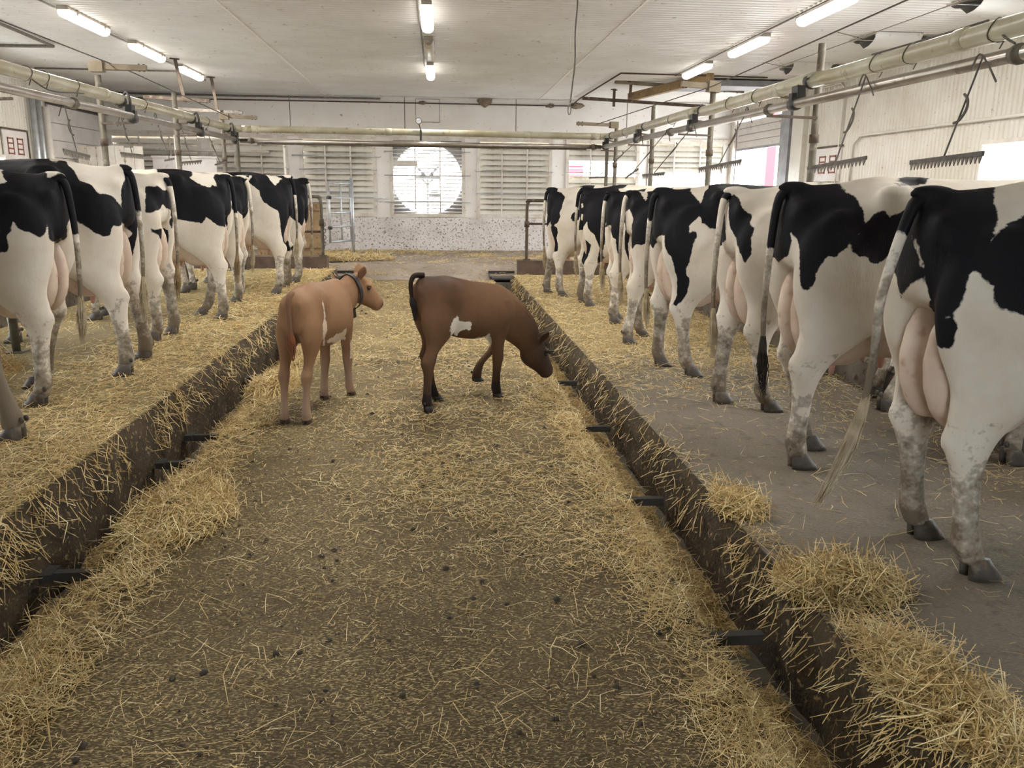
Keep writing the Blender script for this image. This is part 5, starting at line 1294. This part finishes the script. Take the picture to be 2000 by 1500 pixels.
def calf(key, label, X, Yc, heading, sc, xs, hind, fore, neck, poll, muzzle, mat, tailpts, hair, points_fn, hoofmat, ear_up=0.9, lift=None, collar=False, tail_mat=None, slope=0.0):
    root = empty('calf', (X, Yc, 0.0), heading); tag(root, label, 'calf', 'brown calves in the alley')
    ca, sa = math.cos(-heading), math.sin(-heading)
    def loc(p):
        dx, dy = p[0]-X, p[1]-Yc
        return np.array([dx*ca-dy*sa, dx*sa+dy*ca, p[2] if len(p) > 2 else 0.0])
    m = MB()
    trunk(m, [(x*sc*xs, [(y*sc, (z-slope*x*max(0, z-.55)/.3)*sc) for y, z in h]) for x, h in CALF_ST])
    for s in (-1, 1):
        ellipsoid(m, (.0, s*.05*sc, .755*sc), (.025*sc, .022*sc, .035*sc))
    hoofs = []
    for s, (h, f) in ((-1, (hind[0], fore[0])), (1, (hind[1], fore[1]))):
        lx = loc(h); dx, dy = lx[0]-.088*sc*1.0-.01, lx[1]-s*.071*sc
        leg(m, [(z, x*1.0, a, y, b) for (z, x, a, y, b) in CHIND], s, dx, dy, .60*sc, sc)
        hoofs.append((lx[0]-.01, lx[1], 0.0))
        lx = loc(f); dx, dy = lx[0]-.70*sc*xs-.01, lx[1]-s*.065*sc
        lf = f[2] if len(f) > 2 else 0.0
        kn = (0.10, 0.30) if lf > 0.02 else None
        leg(m, [(z, x*xs, a, y, b) for (z, x, a, y, b) in CFORE], s, dx, dy, .55*sc, sc, lift=lf, knee=kn)
        hoofs.append((lx[0]-.01, lx[1], lf))
    # neck
    P = [loc(p) for p in neck]; pl = loc(poll); mz = loc(muzzle)
    hd = mz-pl; hl_ = np.linalg.norm(hd); hd /= hl_
    lat = np.cross((0, 0, 1.0), hd); lat /= np.linalg.norm(lat); up = np.cross(hd, lat)
    NP = P+[pl-up*0.035*sc]
    rad = [(.10, .165), (.086, .142), (.074, .118), (.064, .09)]
    rings = []
    for i, p in enumerate(NP):
        a, b = NP[max(i-1, 0)], NP[min(i+1, len(NP)-1)]
        d = (b-a)/np.linalg.norm(b-a); l = np.cross((0, 0, 1.0), d)
        l = l/np.linalg.norm(l) if np.linalg.norm(l) > 0.2 else np.array([0, 1.0, 0]); u = np.cross(d, l)
        rb, ra = rad[min(i, 3)]
        rings.append(ell_ring(p, u*ra*sc, l*rb*sc, 16))
    loft(m, crom(rings, 3))
    k = hl_/0.29
    rings = []
    for (t, hw, tp, bt) in ((-.045, .032, .01, -.07), (-.02, .058, .04, -.12), (.03, .070, .05, -.155), (.085, .074, .052, -.158), (.135, .065, .046, -.138), (.185, .054, .038, -.112), (.235, .050, .030, -.094), (.268, .048, .020, -.086), (.292, .032, -.002, -.064)):
        c = pl+hd*t*k+up*(tp+bt)/2*k
        rings.append(ell_ring(c, up*(tp-bt)/2*k, lat*hw*k, 18))
    loft(m, crom(rings, 2))
    for s in (-1, 1):
        ellipsoid(m, pl+hd*.095*k+lat*s*.058*k+up*.022*k, (.024, .020, .016))     # brow
        e0 = pl+lat*s*.055*k+up*.005*k+hd*.005
        ed = lat*s*0.60-hd*0.50+up*ear_up; ed /= np.linalg.norm(ed)
        ew = np.cross(ed, lat*s+hd*0.3); ew /= np.linalg.norm(ew); et = np.cross(ed, ew)
        loft(m, [ell_ring(e0+ed*q*k, ew*r*k, et*max(.011, r*0.34)*k, 12) for q, r in ((-.01, .018), (.02, .028), (.05, .039), (.075, .038), (.10, .027), (.12, .010))])
    me = remesh(m, 'body', 0.0085, 5)
    co = coords(me)
    u_ = co[:, 0]+(-co[:, 1]-0.12)
    uv = np.column_stack([u_, co[:, 2]])
    black, white = COATS.get(key, ([], []))
    set_attr(me, 'patch', coat_sdf(uv, black, white))
    muz = np.clip(1.3-np.linalg.norm(co-(mz-hd*0.005), axis=1)/0.05, 0, 1)
    set_attr(me, 'points', np.maximum(points_fn(co), muz))
    set_attr(me, 'pale', np.clip((0.40-co[:, 2])/0.25, 0, 1)*0.85+np.clip((0.06-np.abs(co[:, 1]))/0.05, 0, 1)*np.clip((0.5-co[:, 0])/0.2, 0, 1)*np.clip((0.62-co[:, 2])/0.1, 0, 1)*0.5)
    me.materials.append(mat)
    body = bpy.data.objects.new('body', me); COL.objects.link(body); body.parent = root
    for (hx, hy, hz) in hoofs: hoof_mesh(root, hx-.0, hy, hz, 0.56*sc, 'hoof', hoofmat)
    for s in (-1, 1):
        c = pl+hd*.105*k+lat*s*.0675*k+up*.004*k
        me_ = MB(); ellipsoid(me_, (0, 0, 0), (.017, .013, .014), 12, 8)
        eo = me_.build('eye', MT['eye'], root, True, world_coords=False); eo.location = c
        nm_ = MB(); ellipsoid(nm_, (0, 0, 0), (.009, .007, .006), 8, 6)
        no = nm_.build('nostril', MT['eye'], root, True, world_coords=False); no.location = mz-hd*.012+lat*s*.022*k-up*.012*k
    # tail
    T = [loc(p) for p in tailpts]; path = smooth_path([tuple(p) for p in T], 5)
    mt = MB(); mt.tube(path, [.021-.010*i/(len(path)-1) for i in range(len(path))], 8)
    to = mt.build('tail', mat, root, True, world_coords=False)
    set_attr(to.data, 'patch', [-1]*len(to.data.vertices)); set_attr(to.data, 'points', [tail_mat or 0.0]*len(to.data.vertices))
    rng = np.random.default_rng(5)
    sp = bez([tuple(T[-3]), tuple(T[-2]), tuple(T[-1]), tuple(T[-1]+np.array([0, 0, -.10]))], 4)[4:]
    strands(sp, .018, .014, 90, .004, rng).build('tail_tuft', hair, root, False, world_coords=False)
    if collar:
        c = NP[-1]*0.35+NP[-2]*0.65; d = (NP[-1]-NP[-2]); d[2] *= 0.25; d /= np.linalg.norm(d)
        l = np.cross((0, 0, 1.0), d); l /= np.linalg.norm(l); u = np.cross(d, l)
        mc = MB(); rings = []
        c = c-u*.022*sc; R1_, R2_ = .128*sc, .086*sc
        v = []; f = []; n = 28
        for i in range(n):
            a = 2*math.pi*i/n; rr = u*math.cos(a)*R1_+l*math.sin(a)*R2_; o_ = rr/np.linalg.norm(rr)*.006
            v += [tuple(c+rr-d*.018), tuple(c+rr+d*.018), tuple(c+rr+o_+d*.018), tuple(c+rr+o_-d*.018)]
        for i in range(n):
            j = (i+1) % n
            for q in range(4): f.append((i*4+q, i*4+(q+1) % 4, j*4+(q+1) % 4, j*4+q))
        co_ = mesh_obj('collar', v, f, MT['cloth'], root, world_coords=False)
        b = c-u*(R1_+.03)
        MB().obox(tuple(b), tuple(d*.016), tuple(l*.012), tuple(u*.04)).build('tag_box', MT['cloth'], co_, world_coords=False)
    return root

tan_points = lambda co: np.clip((0.05-co[:, 2])/0.02, 0, 1)*0.9
def dark_points(co):
    leg_ = np.clip((0.42-co[:, 2])/0.30, 0, 1)*0.75*(np.abs(co[:, 0]-0.4) < 0.75)
    back = np.clip((co[:, 2]-0.82)/0.12, 0, 1)*0.75*np.clip((0.65-co[:, 0])/0.5, 0, 1)
    hoofd = np.clip((0.16-co[:, 2])/0.03, 0, 1)
    head = np.clip((co[:, 0]-0.80)/0.2, 0, 1)*0.7
    return np.clip(np.maximum(np.maximum(leg_, back), np.maximum(hoofd, head)), 0, 1)
MT['calf_tan'] = coat_mat('reddish_tan_calf_coat', (0.78,0.68,0.56), (0.66,0.52,0.40), (0,0,0), (0.22,0.15,0.09), 0.10, 24, 0.06, ((0.30,0.170,0.092), (0.20,0.106,0.056), (0.09,0.045,0.03), (0.36,0.255,0.19)))
MT['calf_brown'] = coat_mat('dark_brown_calf_coat', (0.80,0.76,0.70), (0.72,0.66,0.58), (0,0,0), (0.12,0.09,0.06), 0.10, 24, 0.06, ((0.165,0.090,0.048), (0.088,0.045,0.025), (0.020,0.013,0.012)))
MT['hair_red'] = hair_mat('red_brown_tail_hair', (0.30,0.11,0.05), (0.20,0.08,0.04))
MT['hoofdark'] = pmat('black_calf_hoof', (0.016,0.013,0.012), (0.03,0.025,0.022), 14, 0.45)
MT['calfhoof'] = pmat('brown_calf_hoof', (0.10,0.06,0.04), (0.06,0.04,0.03), 14, 0.5)
calf('CA', 'reddish tan calf with black collar standing in the alley, head turned right', -0.925, 5.22, math.radians(76.5), 1.05, 1.06,
     [(-0.875, 5.31), (-1.02, 5.33)], [(-0.665, 6.09), (-0.85, 5.98)],
     [(-0.79, 5.93, .64), (-0.745, 6.08, .70), (-0.675, 6.20, .765)], (-0.612, 6.29, .865), (-0.425, 6.34, .655), MT['calf_tan'],
     [(-0.915, 5.25, .87), (-0.93, 5.20, .85), (-0.932, 5.175, .77), (-0.928, 5.17, .64), (-0.922, 5.175, .54)], MT['hair_red'], tan_points, MT['calfhoof'], collar=True, tail_mat=0.45)
calf('CB', 'dark brown calf with white flank patch walking, nose to the straw', -0.14, 5.66, math.radians(24), 1.115, 0.78,
     [(-0.075, 5.56), (-0.02, 5.90)], [(0.435, 5.98), (0.285, 6.10, .10)],
     [(0.42, 5.92, .66), (0.52, 5.97, .60), (0.63, 6.04, .49)], (0.725, 6.10, .405), (0.865, 6.16, .145), MT['calf_brown'],
     [(-0.10, 5.67, .945), (-0.165, 5.645, .945), (-0.19, 5.63, .89), (-0.185, 5.63, .80), (-0.165, 5.63, .72)], MT['hair_black'], dark_points, MT['hoofdark'], ear_up=0.6, tail_mat=0.9, slope=0.11)

# ------------------------------------------------------------------ straw
SR = np.random.default_rng(21)
def straw_mesh(name, P, yaw, pitch, L, W, bend, tint, mat, label, sides=3):
    """P (n,3) centres; builds bent three-sided stalks"""
    n = len(P); K = 3
    d = np.stack([np.cos(yaw)*np.cos(pitch), np.sin(yaw)*np.cos(pitch), np.sin(pitch)], -1)
    s = np.stack([-np.sin(yaw), np.cos(yaw), np.zeros(n)], -1)
    u = np.cross(d, s)
    V = np.empty((n, K, sides, 3), np.float32)
    ang = SR.random(n)*6.28
    for k, t in enumerate((-0.5, 0.0, 0.5)):
        b = (0.25-t*t)*bend
        c = P+d*(L*t)[:, None]+u*(b*L)[:, None]*0.6+s*(b*L)[:, None]
        for q in range(sides):
            a = ang+2*math.pi*q/sides
            wq = W*(1.0 if k == 1 else 0.75)
            V[:, k, q] = c+(s*np.cos(a)[:, None]+u*(0.6*np.sin(a))[:, None])*wq[:, None]
    V = V.reshape(-1, 3)
    base = (np.arange(n)*K*sides)[:, None]
    quads = []
    for k in range(K-1):
        for q in range(sides):
            q2 = (q+1) % sides
            quads.append([k*sides+q, k*sides+q2, (k+1)*sides+q2, (k+1)*sides+q])
    Q = (base[:, :, None]+np.array(quads)[None]).reshape(-1, 4)
    me = bpy.data.meshes.new(name)
    me.vertices.add(len(V)); me.vertices.foreach_set('co', V.ravel())
    me.loops.add(Q.size); me.loops.foreach_set('vertex_index', Q.ravel().astype(np.int32))
    me.polygons.add(len(Q)); me.polygons.foreach_set('loop_start', np.arange(0, Q.size, 4, dtype=np.int32))
    me.polygons.foreach_set('loop_total', np.full(len(Q), 4, np.int32))
    me.update(calc_edges=True)
    set_attr(me, 'tint', np.repeat(tint, K*sides))
    me.materials.append(mat)
    o = bpy.data.objects.new(name, me); COL.objects.link(o)
    tag(o, label, 'straw', kind='stuff')
    return o

def samp_y(n, y0, y1, p=1.0):
    """depth samples with density falling as 1/y"""
    u = SR.random(n)
    return y0*(y1/y0)**u

def field(n, x0, x1, y0, y1, dens, zf, lmin, lmax, wk=1.0, pitch=0.12, lift=0.004, yawf=None):
    x = SR.uniform(x0, x1, n); y = samp_y(n, y0, y1)
    keep = SR.random(n) < dens(x, y)
    x, y = x[keep], y[keep]; n = len(x)
    L = lmin+(lmax-lmin)*SR.random(n)**2.6
    W = (0.0004+0.0006*SR.random(n)+0.00028*y)*wk
    yaw = SR.uniform(0, 2*math.pi, n) if yawf is None else yawf(x, y, n)
    pt = SR.normal(0, pitch, n)
    z = zf(x, y)+lift+np.abs(np.sin(pt))*L*0.45+SR.random(n)*0.008
    tint = np.clip(SR.normal(0.55, 0.27, n), 0, 1)
    return np.column_stack([x, y, z]), yaw, pt, L, W, SR.normal(0, 0.7, n), tint
def cat(*fs): return [np.concatenate([f[i] for f in fs]) for i in range(7)]

sstep = lambda a, b, x: np.clip((x-a)/(b-a), 0, 1)**2*(3-2*np.clip((x-a)/(b-a), 0, 1))
# beds of straw spilling into the gutters (lumpy sheets) -------------------------------------------------
PAD_R, PAD_L = (2.74, 4.17, 5.60, 7.05, 8.5), (3.4, 4.88, 5.45, 7.2, 8.8)
def bed_r(x, y):
    t = np.clip((x-0.72)/0.50, 0, 1)
    z = 0.004+0.018*np.sin(np.clip(t/0.45, 0, 1)*math.pi)-0.27*sstep(0.30, 0.85, t)-0.03*(1-t)
    z = z+(fbm(x*6+3, y*4)-0.45)*0.11*sstep(-0.1, 0.3, t)+0.035*(fbm(y*1.1, x*0+6)-0.55)
    for p in PAD_R: z = z-0.07*np.exp(-((y-p)/0.07)**2)*sstep(0.42, 0.60, t)
    return z
def bed_l(x, y):
    t = np.clip((-1.12-x)/0.52, 0, 1)
    z = 0.004+0.03*np.sin(np.clip(t/0.45, 0, 1)*math.pi)-0.27*sstep(0.36, 1.0, t)*(0.55+0.9*fbm(y*1.3, x*0+2))
    z = z-0.03*(1-t)+(fbm(x*6+9, y*4+2)-0.45)*0.13*sstep(-0.1, 0.3, t)+0.03*(fbm(y*1.1+7, x*0+1)-0.55)
    for p in PAD_L: z = z-0.09*np.exp(-((y-p)/0.08)**2)*sstep(0.42, 0.60, t)
    return z
for nm, x0, x1, bf, lb in (('gutter_straw_bed', 0.70, 1.225, bed_r, 'matted straw spilling from the alley into the right gutter'), ('gutter_straw_bed', -1.66, -1.10, bed_l, 'matted straw spilling from the alley into the left gutter')):
    xs_ = np.linspace(x0, x1, 22); ys_ = 0.6*(14.4/0.6)**np.linspace(0, 1, 420)
    X, Y_ = np.meshgrid(xs_, ys_); Z = bf(X, Y_)
    edge = np.minimum(sstep(0, 0.06, X-x0), sstep(0, 0.06, x1-X)) if bf is bed_r else np.minimum(sstep(0, 0.06, X-x0), sstep(0, 0.08, x1-X))
    hole = np.where((X-x0 < 0.10) if bf is bed_r else (x1-X < 0.10), -0.02*(1-edge), 0)
    Z = Z+hole
    v = np.stack([X, Y_, Z], -1).reshape(-1, 3); nx = len(xs_); f = []
    for j in range(len(ys_)-1):
        for i in range(nx-1):
            a = j*nx+i; f.append((a, a+1, a+nx+1, a+nx))
    o = mesh_obj(nm, v.tolist(), f, MT['strawbed'], None, True); tag(o, lb, 'straw', kind='stuff')

flat = lambda z: (lambda x, y: np.full_like(x, z))
def d_alley(x, y):
    n = fbm(x*1.7+4, y*1.3)
    right = sstep(0.25, 0.85, x)*(0.45+0.6*n)
    mid = 0.62*np.exp(-((x-0.05)/0.55)**2)*sstep(2.4, 4.2, y)*(0.5+n)
    left = sstep(-0.95, -1.25, x)*sstep(2.0, 2.6, y)*(0.6+0.5*n)*0.8
    far = 0.45*sstep(4.5, 7.0, y)
    near = 0.22+0.78*sstep(2.2, 4.4, y+0.9*x)
    patch = 0.45+1.1*sstep(0.42, 0.60, fbm(x*2.6+1, y*2.2+8))
    return np.clip((0.03+0.09*n+(right*0.85+mid)*near*patch+left*0.7*patch+far*n), 0, 1)
al = cat(field(56000, GLX1-0.02, GRX0, 1.25, 14.3, d_alley, flat(0.003), 0.014, 0.12),
         field(26000, GLX1, GRX0, 1.25, 6.0, lambda x, y: np.clip(0.15+0.6*fbm(x*3, y*3+7), 0, 1), flat(0.002), 0.005, 0.026, 0.9, 0.05),
         field(260, GLX1, GRX0, 1.3, 4.5, lambda x, y: np.full_like(x, 0.8), flat(0.006), 0.12, 0.26, 1.25, 0.03))
straw_mesh('straw_litter', *al, MT['straw'], 'loose straw scattered over the brown alley floor')
gr = cat(field(26000, 0.72, 1.215, 1.2, 14.3, lambda x, y: np.clip((0.25+1.1*sstep(0.35, 0.6, fbm(x*4, y*2.5)))*(0.35+0.65*sstep(0.72, 0.92, x)), 0, 1), lambda x, y: np.where(x < GRX0, np.maximum(bed_r(x, y), 0.003), bed_r(x, y)), 0.03, 0.16, 1.0, 0.34, 0.006))
gr[6] = np.clip(gr[6]-0.28*sstep(0.95, 1.1, gr[0][:, 0]), 0, 1)
straw_mesh('gutter_straw', *gr, MT['straw'], 'loose straw stalks lying in the right gutter')
gl = cat(field(26000, -1.655, -1.10, 1.6, 14.3, lambda x, y: np.clip((0.25+1.1*sstep(0.35, 0.6, fbm(x*4+3, y*2.5+1)))*(0.3+0.7*sstep(-1.12, -1.34, x)), 0, 1), lambda x, y: np.where(x > GLX1, np.maximum(bed_l(x, y), 0.003), bed_l(x, y)), 0.03, 0.18, 1.1, 0.38, 0.006))
gl[6] = np.clip(gl[6]-0.25*sstep(-1.32, -1.5, gl[0][:, 0]), 0, 1)
straw_mesh('gutter_straw', *gl, MT['straw'], 'loose straw stalks lying in the left gutter')
def d_platr(x, y):
    n = fbm(x*1.6, y*1.4+5)
    back = sstep(4.8, 7.0, y+1.2*(n-0.5))*(0.55+0.7*n)
    edge = sstep(1.50, 1.31, x)*(0.12+0.6*sstep(0.42, 0.6, fbm(y*1.9+1, x+3)))
    under = 0.25*np.exp(-((x-2.9)/0.5)**2)*sstep(3.2, 4.0, y)*n
    return np.clip(0.035+edge+back+under, 0, 1)
pr = cat(field(38000, 1.305, 3.16, 1.2, 14.3, d_platr, flat(ZR), 0.02, 0.16, 1.05, 0.14),
         field(4200, 1.29, 1.60, 1.15, 2.5, lambda x, y: np.clip((0.15+1.0*sstep(0.42, 0.58, fbm(y*2.3+2, x*1.5)))*sstep(1.62, 1.36, x), 0, 1), lambda x, y: ZR+0.035*sstep(0.4, 0.6, fbm(y*2.3+2, x*1.5)), 0.05, 0.2, 1.1, 0.35, 0.01))
straw_mesh('platform_straw', *pr, MT['straw'], 'straw strewn over the right standing platform')
pl = cat(field(52000, -4.1, GLX0+0.005, 2.6, 14.3, lambda x, y: np.clip(0.25+0.95*fbm(x*1.5+8, y*1.2), 0, 1)*(0.12+0.88*sstep(-3.0, -2.15, x+0.5*(fbm(y*1.1+3, x*1.4)-0.5))), flat(ZL), 0.025, 0.18, 1.1, 0.14))
straw_mesh('platform_straw', *pl, MT['straw'], 'thick straw bedding over the left standing platform')
# stalks hanging over the platform edges
def hang(n, x, zt, sgn, y0, y1):
    y = samp_y(n, y0, y1); keep = SR.random(n) < np.clip(0.1+1.3*(fbm(y*2.5+x, y*0)-0.3), 0, 1); y = y[keep]; n = len(y)
    L = SR.uniform(0.06, 0.2, n); pt = -SR.uniform(0.2, 1.35, n); yaw = (0 if sgn > 0 else math.pi)+SR.normal(0, 0.6, n)
    X = x+sgn*SR.uniform(-0.01, 0.05, n); Z = zt-SR.uniform(-0.01, 0.22, n)
    W = (0.0014+0.0006*SR.random(n)+0.0003*y)
    return np.column_stack([X, y, Z]), yaw, pt, L, W, SR.normal(0, 0.8, n), np.clip(SR.normal(0.45, 0.25, n), 0, 1)
straw_mesh('hanging_straw', *hang(3000, GRX1, ZR, -1, 1.2, 14), MT['straw'], 'straw ends hanging over the right platform edge')
straw_mesh('hanging_straw', *hang(3600, GLX0, ZL, 1, 2.6, 14), MT['straw'], 'straw ends hanging over the left platform edge')
# heaps: a mound with stalks over it
def heap(cx, cy, z0, rx, ry, h, n, label, tint=0.55, lmax=0.2, parent=None):
    v = []; f = []; K, S = 8, 20
    for i in range(K):
        r = i/(K-1)
        for k in range(S):
            a = 2*math.pi*k/S; q = r*(1+0.18*math.sin(3*a+cx*9)+0.1*math.sin(5*a+cy*7))
            v.append((cx+rx*q*math.cos(a), cy+ry*q*math.sin(a), z0-0.012+h*max(0, 1-r*r)**0.8*(1+0.2*random.uniform(-1, 1))))
    for i in range(K-1):
        for k in range(S): f.append((i*S+k, i*S+(k+1) % S, (i+1)*S+(k+1) % S, (i+1)*S+k))
    t = empty('straw_heap', (cx, cy, z0)); tag(t, label, 'straw heap')
    mesh_obj('mound', v, f, MT['strawbed'], t, True)
    a = SR.uniform(0, 2*math.pi, n); r = np.sqrt(SR.random(n))*1.12
    x = cx+rx*r*np.cos(a); y = cy+ry*r*np.sin(a)
    z = z0+h*np.maximum(0, 1-r*r)**0.8+0.004
    yaw = a+SR.normal(0, 0.9, n); pt = -SR.normal(0.25, 0.45, n)*r+SR.normal(0.1, 0.3, n)
    L = 0.05+(lmax-0.05)*SR.random(n)**1.6; W = 0.0015+0.0008*SR.random(n)+0.0003*cy
    z = np.maximum(z, z0+np.abs(np.sin(pt))*L*0.4)
    o = straw_mesh('stalks', np.column_stack([x, y, z]), yaw, pt, L, W, SR.normal(0, 0.9, n), np.clip(SR.normal(tint, 0.25, n), 0, 1), MT['straw'], None)
    o.parent = t; o.matrix_parent_inverse = Matrix.Translation(-Vector((cx, cy, z0))); o['kind'] = 'stuff'
    if 'category' in o: del o['category']
heap(1.46, 2.66, ZR, 0.20, 0.16, 0.055, 2000, 'tousled straw heap on the right platform edge beside the nearest cow')
heap(1.42, 1.95, ZR, 0.13, 0.28, 0.035, 1700, 'flat straw heap on the right platform edge at the bottom corner')
heap(1.36, 3.45, ZR, 0.09, 0.16, 0.04, 700, 'small straw tuft on the right platform edge past the big heap')
heap(-3.55, 6.0, ZL, 0.45, 0.55, 0.16, 1600, 'dull hay heap in front of the left manger curb', 0.1, 0.22)
heap(-1.22, 3.75, 0.0, 0.22, 0.35, 0.05, 1500, 'tangled straw heap on the left alley edge')
heap(-1.30, 6.4, -0.02, 0.16, 0.4, 0.10, 1400, 'straw heap filling the left gutter beside the tan calf')
heap(-1.9, 16.6, 0.22, 0.9, 0.7, 0.05, 900, 'thin straw heap at the foot of the galvanised gate', 0.6, 0.3)
fs = field(14000, -3.4, 3.3, 14.8, 18.4, lambda x, y: np.clip(0.10+0.75*sstep(0.5, 0.68, fbm(x*1.2+2, y*1.5))+0.5*sstep(-0.5, -2.0, x)*sstep(15.5, 17.0, y), 0, 1), lambda x, y: zfar(x, y)+0.006, 0.03, 0.16, 1.0, 0.08)
straw_mesh('far_straw', *fs, MT['straw'], 'thin straw drifts on the dusty floor before the end wall')
# dung crumbs
n = 520; v = []; f = []
xs_ = SR.uniform(-1.3, 0.9, n); ys_ = samp_y(n, 1.3, 13)
for x, y in zip(xs_, ys_):
    s = (0.004+0.013*SR.random()**2.5)*(0.8+0.05*y); b = len(v)
    for i in range(3):
        r = (1.0, 0.8, 0.25)[i]; 
        for k in range(6):
            a = 2*math.pi*k/6+i*0.4; q = s*r*SR.uniform(0.7, 1.3)
            v.append((x+q*math.cos(a), y+q*math.sin(a)*1.1, (0.0, 0.5, 0.8)[i]*s+0.004))
    for i in range(2):
        for k in range(6): f.append((b+i*6+k, b+i*6+(k+1) % 6, b+i*6+6+(k+1) % 6, b+i*6+6+k))
    f.append(tuple(b+12+k for k in range(6)))
MT['dung'] = pmat('dark_dung', (0.035,0.026,0.016), (0.06,0.045,0.028), 30, 0.7)
o = mesh_obj('dung_crumbs', v, f, MT['dung'], None, True); tag(o, 'small dark dung crumbs dotted over the alley', 'dung', kind='stuff')
